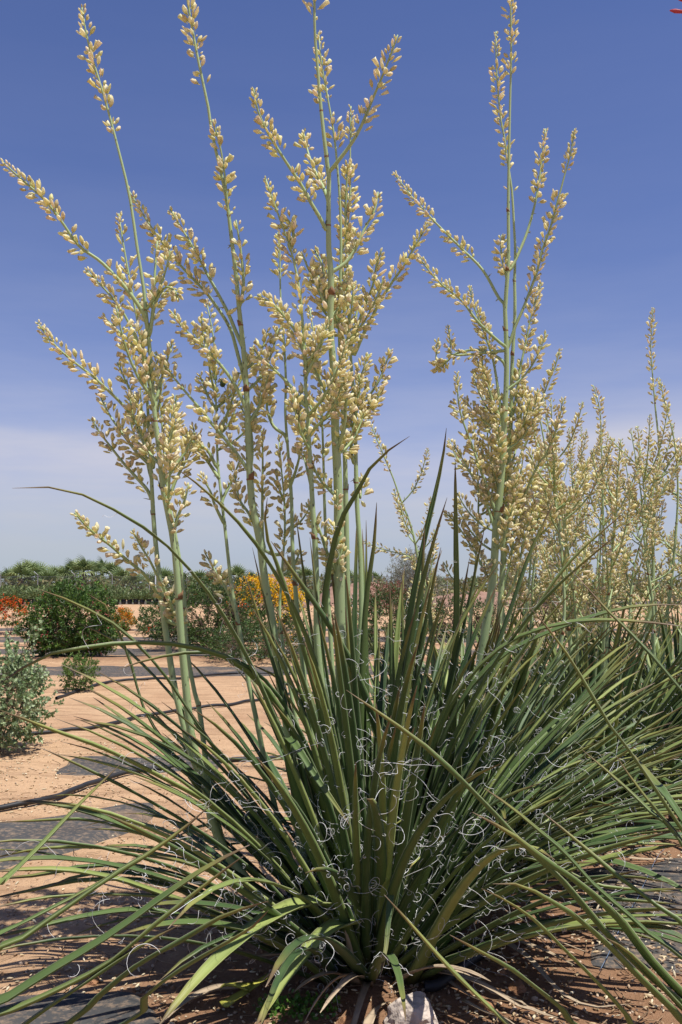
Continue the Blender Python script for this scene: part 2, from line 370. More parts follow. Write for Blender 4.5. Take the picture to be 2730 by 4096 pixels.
# ------------------------------------------------------------------ strap leaf
def leaf_mesh(c, W, side, twist=0.0, seed=0.5, k=13):
    """c: centre line points base->tip; side: sideways unit vector; closed channelled blade"""
    c = resample(c, k); T = np.gradient(c, axis=0); T /= np.linalg.norm(T, axis=1)[:, None]
    s = np.asarray(side, float)
    prof = [(-1, .46, 1.0), (-.52, .15, .45), (0, .05, .12), (.52, .15, .45), (1, .46, 1.0), (.6, -.03, .6), (0, -.17, .25), (-.6, -.03, .6)]
    V = []; C = []
    for i in range(k):
        t = i / (k - 1)
        S = s - T[i] * np.dot(s, T[i]); S /= np.linalg.norm(S) + 1e-9; Nn = np.cross(S, T[i])
        a = twist * t; S2 = S * math.cos(a) + Nn * math.sin(a); N2 = np.cross(S2, T[i])
        wd = W * 0.64 * (0.96 * (1 - t) ** 0.55 + 0.06 * (1 - t)) * (1.12 - 0.12 * min(1, t * 5)) + 0.0007
        for (x, z, e_) in prof:
            V.append(c[i] + S2 * x * wd + N2 * z * wd * (1.0 if t < 0.8 else 1.5)); C.append((t, e_, seed))
    tr = ringtris(k, 8)
    tr += [(0, 7, 1), (1, 7, 6), (1, 6, 2), (2, 6, 5), (2, 5, 3), (3, 5, 4)]
    return mesh('leaf', V, tr, C), c, T
def side_for(c):
    d = np.array(c[-1]) - np.array(c[0]); h = np.array([d[0], d[1], 0.0])
    if np.linalg.norm(h) < 1e-3: h = np.array([1.0, 0, 0])
    h /= np.linalg.norm(h); return np.cross(h, [0, 0, 1.0])
def auto_leaf(base, az, th0, bend, length, power=1.6, n=14):
    """centre line: th = angle from vertical, grows along the leaf"""
    p = np.array(base, float); out_ = [p.copy()]; h = np.array([math.sin(az), math.cos(az), 0]); ds = length / n
    swirl = random.uniform(-0.25, 0.25)
    for i in range(n):
        t = (i + .5) / n; th = th0 + bend * t ** power; hh = h * math.cos(swirl * t) + np.array([h[1], -h[0], 0]) * math.sin(swirl * t)
        p = p + ds * (hh * math.sin(th) + np.array([0, 0, math.cos(th)])); 
        if p[2] < 0.02: p[2] = 0.02 + random.random() * 0.01
        out_.append(p.copy())
    return out_
def fibers(mb, c, W, side, n, rmul=1.0):
    for _ in range(n):
        t = random.uniform(0.08, 0.85) ** 1.1; i = min(len(c) - 2, int(t * (len(c) - 1)))
        p = c[i] + (c[i + 1] - c[i]) * random.random()
        s = np.asarray(side) * random.choice((-1, 1)); T = c[i + 1] - c[i]; T = T / np.linalg.norm(T)
        p = p + s * W * 0.42 * (1 - t) ** 0.6
        d = s * random.uniform(.4, 1) + T * random.uniform(-.6, .8) + rng.normal(0, .35, 3); d /= np.linalg.norm(d)
        ax = rng.normal(0, 1, 3); ax /= np.linalg.norm(ax)
        ln = random.choice((0.035, 0.05, 0.07, 0.11, 0.06, 0.15)) * random.uniform(.7, 1.3); m_ = 15; curl = random.uniform(3, 13) * random.choice((-1, 1)); pts = [p]
        for j in range(m_):
            a = curl / m_ * (0.3 + 1.4 * j / m_)
            d = d * math.cos(a) + np.cross(ax, d) * math.sin(a) + ax * np.dot(ax, d) * (1 - math.cos(a)); d = d / np.linalg.norm(d)
            p = p + d * ln / m_ + ax * 0.0006; 
            if p[2] < 0.01: p[2] = 0.01
            pts.append(p)
        tube(mb, pts, np.linspace(0.00062, 0.00034, len(pts)) * rmul, 3, cap=False)

# ------------------------------------------------------------------ flower stalks, branches, buds
CREAM = np.array([(0.92, 0.86, 0.50), (0.94, 0.90, 0.62), (0.90, 0.83, 0.42), (0.94, 0.88, 0.58), (0.84, 0.82, 0.42), (0.94, 0.83, 0.60), (0.74, 0.64, 0.36)])
def lathe(prof, k):
    V = []; 
    for z, r in prof: 
        for j in range(k): a = 2 * math.pi * (j + .5 * (prof.index((z, r)) % 2)) / k; V.append((r * math.cos(a), r * math.sin(a), z))
    return np.array(V), ringtris(len(prof), k)
B_CLOSED = lathe([(-.34, .045), (-.02, .05), (.02, .15), (.25, .235), (.58, .26), (.86, .16), (1.0, .03)], 6)
B_LONG = lathe([(-.30, .04), (-.02, .045), (.05, .13), (.35, .175), (.75, .18), (1.05, .12), (1.22, .03)], 6)
B_OPEN = lathe([(-.30, .04), (-.02, .045), (.05, .15), (.4, .22), (.8, .25), (1.08, .33), (.95, .20), (.6, .05)], 6)
B_LOW = lathe([(-.2, .05), (.05, .17), (.5, .25), (1.0, .05)], 4)
BUDS = [B_CLOSED, B_LONG, B_OPEN]
def bud_colors(V, base):
    z = np.clip(V[:, 2:3], 0, 1); c = np.repeat(base[None], len(V), 0)
    green = np.array([0.62, 0.65, 0.26]); pinkish = np.array([0.90, 0.80, 0.62])
    c = c * (1 - np.clip(.35 - z, 0, 1) * 1.6) + green * np.clip(.35 - z, 0, 1) * 1.6
    return c + (pinkish - c) * np.clip(z - .72, 0, 1) * 1.2
BUD_MESH = []
for si, (v_, t_) in enumerate(BUDS):
    row = []
    for ci in range(len(CREAM)):
        me_ = mesh('flower_bud', v_, t_, bud_colors(v_, CREAM[ci])); me_.materials.append(M['bud']); row.append(me_)
    BUD_MESH.append(row)
def basis(d):
    d = d / np.linalg.norm(d); a = np.array([0, 0, 1.0]) if abs(d[2]) < .9 else np.array([1.0, 0, 0])
    s = np.cross(a, d); s /= np.linalg.norm(s); b = np.cross(d, s); r = random.uniform(0, 6.28)
    s2 = s * math.cos(r) + b * math.sin(r); return np.stack([s2, np.cross(d, s2), d], 1)
CAMP = np.array([0, 0, CAM_H])

class Plant:
    def __init__(s, center, label, low=False, nbud=300, group=None, pink=False):
        s.root = empty('hesperaloe_plant', (center[0], center[1], gz(center[0], center[1])))
        tag(s.root, label, 'flowering plant', group); s.c = np.array([center[0], center[1], 0.0])
        s.buds = []; s.low = low; s.nbud = nbud; s.fib = MB(); s.pink = pink; s.leaves = 0
        s.inv = Matrix.Translation(-Vector(s.root.location))
    def child(s, name, me, m, parent=None):
        o = link(name, me, m, parent or s.root)
        if parent is None: o.matrix_parent_inverse = s.inv
        return o
    def leaf(s, c, W, twist=0.0, nf=5, seed=None, side=None, k=13):
        sd_ = side_for(c) if side is None else side
        me, cc, T = leaf_mesh(c, W, sd_, twist, random.random() if seed is None else seed, k)
        s.child('leaf', me, M['leaf']); s.leaves += 1
        if nf: fibers(s.fib, cc, W, sd_, nf, 1.0 if not s.low else 1.5)
    def px_leaf(s, pts, Y0, Y1, W, twist=0.0, nf=5, seed=None, from_base=True):
        """pts in photo pixels tip->base; Y1 depth at the tip, Y0 depth at the last point"""
        n = len(pts); c = [P(x, y, Y1 + (Y0 - Y1) * i / (n - 1)) for i, (x, y) in enumerate(pts)][::-1]
        if from_base:
            a = random.uniform(0, 6.28); r = random.uniform(.02, .14); b = s.c + np.array([math.cos(a) * r, math.sin(a) * r, 0.0]); b[2] = gz(b[0], b[1])
            c = [Vector(b)] + c
        s.leaf(c, W, twist, nf, seed, k=22)
    def spike(s, c, f0, dens, size, parent, r0, r1, name='branch', make=True):
        """a stem along c with flower clusters from fraction f0 to the tip"""
        n = max(8, len(c) * 3); c = resample(c, n); mb = MB()
        tub = np.linspace(r0, r1, n); shade = np.linspace(1.0, 0.86, n)[:, None] * np.array([[1.0, 1.0, 0.9]])
        if make:
            tube(mb, c, tub, 10 if r0 > .006 else 5, shade)
        seg = np.linalg.norm(np.diff(c, axis=0), axis=1).sum(); T, S, B = frames(c)
        ph0 = random.random() * 40; top_gap = lambda t, q: mnoise.noise(Vector((t * seg * 16, q, 0))) < -.30
        step = 0.0068 / dens; cnt = int(seg * (1 - f0) / step); ph = random.random() * 6
        for i in range(cnt):
            t = f0 + (1 - f0) * (i + random.random() * .6) / cnt
            if random.random() < 0.10 + 0.45 * max(0, .45 - t): continue
            if top_gap(t, ph0) and t < .86: continue
            x = min(n - 1.001, t * (n - 1)); j = int(x); q = c[j] + (c[j + 1] - c[j]) * (x - j)
            top = (t - .80) / .20
            ph += 2.4 + random.uniform(-.4, .4)
            for m_ in range(random.choice((1, 1, 2, 2, 3)) if top < .5 else 2):
                a = ph + random.uniform(-.6, .6) + (m_ * 2.1 if top > .3 else 0)
                o_ = S[j] * math.cos(a) + B[j] * math.sin(a)
                up = random.uniform(.55, 1.4) + max(0, top) * .9
                d = o_ + T[j] * up + np.array([0, 0, random.uniform(-.15, .25)])
                sz = size * 1.04 * random.uniform(.72, 1.18) * (1 - .5 * max(0, top))
                if random.random() < .12: sz *= .6
                r_ = random.random(); kind = 0 if (top > .2 or r_ < .6) else (1 if r_ < .84 else 2)
                off = tub[j] * .8 + sz * .22 + random.uniform(0, .011) * (1 - max(0, top))
                s.buds.append((q + o_ * off, d, sz, kind, random.randrange(len(CREAM)), parent))
        # spent bracts on the bare lower stem
        for i in range(int(seg * f0 / 0.05)):
            t = random.uniform(.04, f0); j = min(n - 2, int(t * (n - 1))); a = random.uniform(0, 6.28)
            o_ = S[j] * math.cos(a) + B[j] * math.sin(a); d = o_ + T[j] * .6; d /= np.linalg.norm(d)
            p0 = c[j] + o_ * tub[j] * .8
            for kk in range(3):
                e_ = d * .011 + rng.normal(0, .004, 3); tube(mb, [p0, p0 + e_ * .6, p0 + e_], [.0016, .0012, .0004], 3, (.75, .42, .35), False)
        me = mb.mesh(name)
        return s.child(name, me, M['stalk'], parent) if me else None
    def stalk(s, c, r0, r1, f0=.86, size=.021, nodes=(), dens=1.0):
        """main scape; returns the object that parents its branches"""
        n = 46; c = resample(c, n); mb = MB(); t = np.linspace(0, 1, n)
        r = r0 + (r1 - r0) * t ** 1.15; nl = sorted(nodes)
        for q in nl: r = r * (1 - .09 / (1 + np.exp(-(t - q) * 200)))
        col = np.ones((n, 3)) * np.linspace(.93, 1.05, n)[:, None]
        tube(mb, c, r, 12, col); o = s.child('flower_stalk', mb.mesh('flower_stalk'), M['stalk'])
        T, S, B = frames(c); k0 = int(f0 * (n - 1))
        s.spike(c[k0:], 0.0 if f0 > .5 else f0, dens, size, o, r[k0], r1, make=False)
        for q in nl:       # papery bract and scar ring at each joint
            j = int(q * (n - 1)); bm = MB(); a = random.uniform(0, 6.28)
            an = np.linspace(a - 1.25, a + 1.25, 7); V = []
            tip = c[j] + T[j] * r[j] * 3.4 + (S[j] * math.cos(a) + B[j] * math.sin(a)) * r[j] * 1.9
            for rr in (1.10, 1.19): 
                for x in an: V.append(c[j] + (S[j] * math.cos(x) + B[j] * math.sin(x)) * r[j] * rr)
            for rr in (1.14, 1.24):
                for x in an: 
                    w_ = .55 * (1 - abs(x - a) / 1.3); V.append((c[j] + T[j] * r[j] * 1.2 + (S[j] * math.cos(x) + B[j] * math.sin(x)) * r[j] * rr) * (1 - w_) + tip * w_)
            tr = []
            for x in range(6):
                tr += [(x, x + 1, 14 + x + 1), (x, 14 + x + 1, 14 + x), (7 + x, 21 + x, 21 + x + 1), (7 + x, 21 + x + 1, 7 + x + 1), (x, 7 + x, 7 + x + 1), (x, 7 + x + 1, x + 1), (14 + x, 14 + x + 1, 21 + x + 1), (14 + x, 21 + x + 1, 21 + x)]
            bm.add(V, tr); tube(bm, [c[j] - T[j] * .0022, c[j] + T[j] * .0022], r[j] * 1.05, 12, cap=False)
            s.child('bract', bm.mesh('bract'), M['bract'], o)
        return o, c
    def finish(s):
        """the largest buds become single objects, the others one joined part"""
        b = sorted(s.buds, key=lambda q: -q[2] / np.linalg.norm(q[0] - CAMP)); mb = MB()
        for i, (p, d, sz, kind, ci, par) in enumerate(b):
            Rm = basis(d)
            if i < s.nbud:
                o = bpy.data.objects.new('flower_bud', BUD_MESH[kind][ci]); COL.objects.link(o); o.parent = par
                mt = Matrix([[*(Rm[r_] * sz), p[r_]] for r_ in range(3)] + [[0, 0, 0, 1]])
                o.matrix_basis = mt
            else:
                v_, t_ = B_LOW if s.low else BUDS[kind]; base = CREAM[ci] * random.uniform(.85, 1.05)
                if s.pink: base = np.array([.55, .10, .12])
                elif s.low and random.random() < .4: base = base * .6 + np.array([.70, .52, .36]) * .4
                mb.add(p + (v_ * sz) @ Rm.T, t_, bud_colors(v_, base) if not s.pink else base)
        if mb.V: tag(s.child('flower_buds', mb.mesh('flower_buds'), M['bud']), kind='stuff')
        if s.fib.V: tag(s.child('leaf_fibers', s.fib.mesh('leaf_fibers'), M['fiber']), kind='stuff')
def path(pts, Y0, Y1):
    """photo pixels base->tip with depth running from Y0 to Y1"""
    n = len(pts); return [P(x, y, Y0 + (Y1 - Y0) * i / (n - 1)) for i, (x, y) in enumerate(pts)]

# ================================================================== the big plant in front
mc = G(1490, 3850)
main = Plant((mc.x, mc.y), 'large yellow flowered hesperaloe in the centre of the bed with curly white leaf threads', nbud=300)
MY = mc.y
def nearest(c, p): return int(np.argmin(np.linalg.norm(c - np.array(p), axis=1)))
def stalk_px(pl, pts, dY0, dYb, r0, r1, nodes, branches, f0=.86, size=.021, base=None, dens=1.0):
    """pts: pixels bottom->top.  branches: lists of pixels base->tip"""
    Y0 = pl.c[1] + dYb; Y1 = pl.c[1] + dY0
    c = path(pts, Y0, Y1); a = np.array(c[0])
    bx = pl.c + (a - pl.c) * np.array([.34, .34, 0]); bx[2] = gz(bx[0], bx[1]) - .01
    o, cc = pl.stalk([Vector(bx)] + c, r0, r1, f0, size, nodes, dens)
    for br in branches:
        opt = {}
        if isinstance(br[-1], dict): opt = br[-1]; br = br[:-1]
        d0 = np.interp(br[0][1], [p_[1] for p_ in pts][::-1], np.linspace(Y0, Y1, len(pts))[::-1])
        lat = abs(br[-1][0] - br[0][0]) / F * d0
        dd = opt.get('d', random.uniform(-.55, .55) * max(lat, .10))
        n = len(br); c3 = [np.array(P(x, y, d0 + dd * i / (n - 1))) for i, (x, y) in enumerate(br)]
        j = nearest(cc, c3[0]); 
        if np.linalg.norm(cc[j] - c3[0]) > .004: c3 = [cc[j]] + c3
        pl.spike(c3, opt.get('f', random.uniform(.2, .4)), opt.get('dens', random.uniform(.95, 1.25)), opt.get('size', size), o, opt.get('r', .0062) , .0022)
    return o, cc
def fill(pl, o, cc, z0, z1, n, ln=(.12, .28), up=(0.7, 1.6), size=.021, f=.15, dens=1.2, r=.005, azr=(0, 6.28)):
    """short side branches round a stalk, in every direction"""
    for _ in range(n):
        z = random.uniform(z0, z1); j = int(np.argmin(abs(cc[:, 2] - z))); az = random.uniform(*azr); l = random.uniform(*ln)
        h = np.array([math.sin(az), math.cos(az), 0]); u = random.uniform(*up); p = cc[j]; pts = [p]
        for i in range(4):
            d = h * (1 - .12 * i) + np.array([0, 0, u * (.6 + .28 * i)]); d /= np.linalg.norm(d); p = p + d * l / 4; pts.append(p)
        pl.spike(pts, f * random.uniform(.5, 1.5), dens, size, o, r, .002)

S = {}
S[1] = stalk_px(main, [(900, 3400), (820, 3120), (778, 3000), (759, 2893), (740, 2700), (727, 2574), (717, 2415), (705, 2255), (690, 2140), (662, 2000), (651, 1944), (637, 1800), (617, 1640), (605, 1450), (590, 1306), (575, 1150), (551, 1000), (520, 790), (480, 620), (430, 430), (400, 330), (360, 200), (345, 130), (328, 28)],
    -.18, -.02, .0135, .0035, (.42, .52, .59, .70), [
    [(590, 1306), (575, 1255), (510, 1160), (408, 1050), (318, 985), (250, 890), (180, 800), (90, 720), (8, 645), dict(f=.22, d=-.15)],
    [(600, 1330), (612, 1250), (620, 1100), (630, 965)], [(600, 1340), (620, 1220), (660, 1150), (700, 1165), (716, 1200), dict(f=.2, dens=1.4)],
    [(612, 1490), (590, 1440), (540, 1385), (480, 1330), (412, 1265)], [(617, 1640), (600, 1540), (565, 1400), (510, 1280), (450, 1190), (345, 1080), dict(f=.1, dens=1.5)],
    [(617, 1640), (640, 1540), (670, 1440), (690, 1370)], [(650, 1940), (668, 1840), (685, 1720), (690, 1620), dict(f=.1, dens=1.4)],
    [(651, 1944), (690, 1880), (740, 1810), (780, 1730), dict(f=.2)], [(690, 2140), (715, 2060), (740, 2000), (755, 1940), dict(f=.1)]], f0=.885)
fill(main, *S[1], 1.28, 1.85, 5)
S[2] = stalk_px(main, [(930, 3450), (830, 3170), (760, 3000), (735, 2893), (702, 2765), (676, 2606), (657, 2478), (638, 2306), (619, 2128), (611, 2000), (606, 1893), (598, 1760), (590, 1600), (570, 1400), (550, 1280), (520, 1120), (490, 950), (476, 855)],
    .10, .06, .0130, .0030, (.50, .62, .70), [
    [(620, 1870), (600, 1800), (574, 1740), (536, 1676), (497, 1625), (440, 1568), (370, 1504), (280, 1434), (210, 1370), (150, 1290), dict(f=.5, d=-.2)],
    [(592, 1690), (570, 1650), (536, 1593), (504, 1523), (470, 1450), dict(f=.35)], [(608, 1895), (593, 1855), (548, 1810), (510, 1760), (459, 1690), (427, 1638), (395, 1570), dict(f=.2)],
    [(612, 2010), (590, 1960), (542, 1905), (497, 1855), (446, 1790), (408, 1740), (365, 1675), dict(f=.15)],
    [(645, 2400), (610, 2340), (574, 2293), (504, 2236), (446, 2185), (395, 2147), (344, 2102), (300, 2052), dict(f=.3, d=-.25)],
    [(725, 2500), (690, 2430), (663, 2370), (631, 2306), (600, 2242), (561, 2179), (530, 2120), dict(f=.12, d=-.2)],
    [(598, 1760), (620, 1690), (640, 1600), (650, 1520)]], f0=.80)
fill(main, *S[2], 1.35, 1.75, 4)
S[3] = stalk_px(main, [(960, 3500), (850, 3200), (800, 2850), (775, 2750), (747, 2574), (740, 2415), (728, 2287), (700, 2120), (676, 2000), (655, 1800), (645, 1640), (630, 1480)], .2, .1, .0105, .0028, (.45, .6, .75), [
    [(676, 2000), (700, 1930), (730, 1870), (770, 1790), (790, 1740), dict(dens=1.4)], [(660, 1850), (690, 1760), (700, 1660), (705, 1580)]], f0=.80)
S[4] = stalk_px(main, [(1230, 3500), (1165, 3000), (1125, 2760), (1110, 2640), (1091, 2497), (1060, 2320), (1040, 2160), (1010, 2020), (1000, 1900), (992, 1700), (986, 1545), (975, 1400), (957, 1235), (945, 1100), (930, 980), (908, 800), (885, 690), (850, 540), (835, 435), (800, 270), (765, 90), (748, -20), (738, -90)],
    -.14, .03, .0150, .0045, (.50, .585, .66, .76), [
    [(985, 1545), (950, 1410), (918, 1306), (842, 1191), (797, 1140), (702, 1038), (600, 900), (515, 760), dict(f=.42)],
    [(978, 1400), (950, 1340), (912, 1249), (861, 1153), (829, 1095), (797, 1032), (765, 975), (680, 835), dict(f=.42)],
    [(998, 1890), (944, 1810), (893, 1746), (848, 1695), (810, 1644), (765, 1593), (720, 1540), (682, 1490), (620, 1410), dict(f=.15)],
    [(990, 1650), (956, 1568), (912, 1497), (861, 1434), (823, 1395), (778, 1350), (733, 1312), (685, 1245), dict(f=.25)],
    [(957, 1235), (975, 1140), (965, 1010), (945, 880), dict(f=.05, d=-.02, dens=.8)], [(930, 980), (915, 860), (900, 700), (880, 580), (850, 480), dict(f=.3, d=-.05, r=.004)],
    [(1000, 1900), (1010, 1800), (1000, 1700), (960, 1620)], [(990, 1700), (1030, 1640), (1060, 1560), (1075, 1500)],
    [(1040, 2160), (1000, 2060), (960, 2000), (940, 1900), dict(f=.2)]], f0=.90)
fill(main, *S[4], 1.35, 1.8, 3, azr=(-1.3, 1.5))
S[5] = stalk_px(main, [(1440, 3700), (1392, 3300), (1372, 3000), (1369, 2829), (1365, 2638), (1360, 2446), (1358, 2306), (1355, 2000), (1347, 1816), (1341, 1700), (1340, 1542), (1327, 1383), (1321, 1255), (1327, 1128), (1316, 1000), (1315, 830), (1317, 680), (1308, 638), (1286, 446), (1270, 255), (1260, 128), (1259, 0), (1258, -120), (1250, -300)],
    -.20, .04, .0205, .0050, (.44, .565, .66, .715, .79, .84), [
    [(1317, 690), (1345, 655), (1428, 540), (1497, 383), (1541, 279), (1592, 140), dict(f=.38, d=-.1)],
    [(1312, 930), (1280, 870), (1244, 810), (1206, 740), (1155, 663), (1110, 593), (1072, 530), (1034, 446), (1014, 355), dict(f=.25, d=-.1)],
    [(1314, 800), (1295, 752), (1263, 690), (1232, 606), (1215, 528), dict(f=.2, d=.15)],
    [(1318, 1245), (1295, 1204), (1263, 1128), (1232, 1070), (1206, 1005), dict(f=.15)], [(1318, 1255), (1300, 1150), (1290, 1060), (1260, 1000), dict(f=.1)],
    [(1325, 1090), (1385, 1050), (1430, 982), (1461, 912), (1500, 840), (1513, 768), dict(f=.3)],
    [(1343, 1810), (1375, 1720), (1385, 1600), (1375, 1500), (1385, 1400), dict(f=.05, dens=1.5, d=-.1)],
    [(1340, 1660), (1310, 1590), (1270, 1500), (1240, 1430), dict(f=.2)],
    [(1350, 2300), (1330, 2250), (1305, 2200), (1275, 2110), (1225, 2010), dict(f=.1)], [(1356, 2300), (1352, 2200), (1345, 2080), (1350, 1960), dict(f=.05, d=-.08, dens=1.4)],
    [(1350, 1990), (1310, 1950), (1270, 1900), (1245, 1830)], [(1286, 446), (1280, 400), (1262, 370), (1258, 360), dict(f=.5, r=.003)]], f0=.93)
fill(main, *S[5], 1.35, 2.0, 3, azr=(-1.3, 1.5))
S[6] = stalk_px(main, [(1470, 3600), (1420, 3100), (1400, 2900), (1392, 2600), (1391, 2400), (1388, 2200), (1384, 2000), (1380, 1800), (1365, 1500), (1358, 1300), (1362, 1128), (1365, 1000), (1362, 830), (1353, 700), (1340, 560), (1315, 408), (1287, 255), (1275, 130)], .02, .05, .0115, .0030, (.5, .62, .72), [
    [(1380, 1800), (1410, 1740), (1425, 1650), (1435, 1560), dict(f=.1, dens=1.4)], [(1360, 1300), (1385, 1230), (1410, 1190), (1437, 1150), dict(f=.15, dens=1.4)]], f0=.87)
fill(main, *S[6], 1.45, 1.9, 5, size=.022)
S[7] = stalk_px(main, [(1400, 3500), (1320, 3000), (1290, 2765), (1270, 2574), (1267, 2383), (1262, 2191), (1250, 2000), (1238, 1765), (1225, 1574), (1222, 1446), (1212, 1306), (1200, 1160), (1165, 1000), (1140, 930), (1100, 820), (1062, 712)], -.12, -.04, .0130, .0030, (.55, .63, .70), [
    [(1222, 1625), (1190, 1580), (1155, 1535), (1110, 1490), (1060, 1446), (1008, 1390), dict(f=.2)],
    [(1226, 1470), (1212, 1390), (1180, 1320), (1142, 1270), (1090, 1215), (1030, 1180), dict(f=.05, dens=1.7)],
    [(1226, 1500), (1260, 1430), (1290, 1370), (1300, 1300)], [(1240, 1800), (1220, 1740), (1200, 1650), (1205, 1560), dict(f=.1)], [(1250, 1960), (1230, 1880), (1215, 1820)], [(1165, 1000), (1175, 940), (1160, 890), (1130, 860)]], f0=.78)
fill(main, *S[7], 1.3, 1.8, 5)
S[8] = stalk_px(main, [(1350, 3400), (1260, 3000), (1205, 2600), (1182, 2350), (1171, 2191), (1167, 2000), (1155, 1830), (1142, 1650), (1145, 1530), (1136, 1357), (1123, 1180), (1120, 1000), (1112, 930)], .22, .12, .0105, .0025, (.5, .65), [
    [(1140, 1740), (1095, 1705), (1070, 1640), (1070, 1575), (1080, 1500), dict(f=.1, dens=1.5)], [(1160, 1950), (1185, 1880), (1200, 1820), (1210, 1760)]], f0=.80)
S[9] = stalk_px(main, [(1150, 3400), (1010, 2800), (955, 2500), (928, 2350), (905, 2150), (888, 2000), (872, 1850), (866, 1650), (858, 1383), (838, 1260), (825, 1200)], .25, .12, .0095, .0025, (.5, .68, .8), [
    [(868, 1870), (830, 1800), (785, 1775), (735, 1740), (690, 1690)], [(868, 1900), (835, 1850), (800, 1800), (770, 1700)], [(862, 1500), (830, 1400), (812, 1320), (806, 1260), dict(f=.1, dens=1.3)], [(870, 1760), (900, 1680), (930, 1600), (950, 1540)], [(868, 1640), (840, 1600), (815, 1540), (800, 1500)], [(900, 2100), (860, 2020), (840, 1960), (800, 1900)], [(890, 2000), (930, 1920), (960, 1840)], [(945, 2450), (915, 2370), (870, 2300), (820, 2210), dict(f=.25, size=.023)]], f0=.82)
fill(main, *S[9], 1.25, 1.7, 4)
S[10] = stalk_px(main, [(1420, 3500), (1350, 2900), (1320, 2500), (1302, 2100), (1292, 1750), (1280, 1500), (1255, 1330), (1240, 1230)], .28, .1, .0095, .0025, (.55, .7), [], f0=.75)
fill(main, *S[10], 1.3, 1.75, 4)
S[11] = stalk_px(main, [(1500, 3600), (1455, 3000), (1440, 2650), (1447, 2446), (1441, 2191), (1428, 2000), (1420, 1640), (1405, 1446), (1393, 1200), (1391, 1000), (1394, 880), (1402, 760), (1402, 600), (1404, 425)], .12, .05, .0105, .0028, (.55, .66, .76), [
    [(1405, 1370), (1430, 1306), (1461, 1223), (1493, 1140), (1506, 1065), (1527, 1000), dict(f=.4, d=-.1)], [(1418, 1420), (1442, 1363), (1487, 1274), (1525, 1198), (1570, 1128), (1620, 1057), (1690, 935), (1718, 895), dict(f=.42, d=-.1)],
    [(1420, 1860), (1405, 1800), (1420, 1700), (1440, 1560), (1437, 1500), dict(f=.1, dens=1.4)], [(1390, 1000), (1383, 890), (1386, 765), (1392, 655), dict(f=.05, dens=1.5)], [(1425, 1900), (1440, 1990), (1445, 1960), (1450, 1900)], [(1395, 1200), (1375, 1100), (1370, 1020), (1380, 960), dict(f=.1)], [(1400, 1400), (1420, 1330), (1425, 1270), (1440, 1200)]], f0=.70)
fill(main, *S[11], 1.4, 1.9, 5)
S[12] = stalk_px(main, [(1300, 3400), (1170, 2800), (1122, 2500), (1128, 2300), (1140, 2130), (1138, 2000), (1125, 1860), (1117, 1750)], .3, .15, .0085, .0025, (.6,), [[(1060, 2200), (1050, 2000), (1052, 1850), (1050, 1720), dict(f=.3)]], f0=.72)
fill(main, *S[12], 1.0, 1.35, 3, ln=(.08, .15))

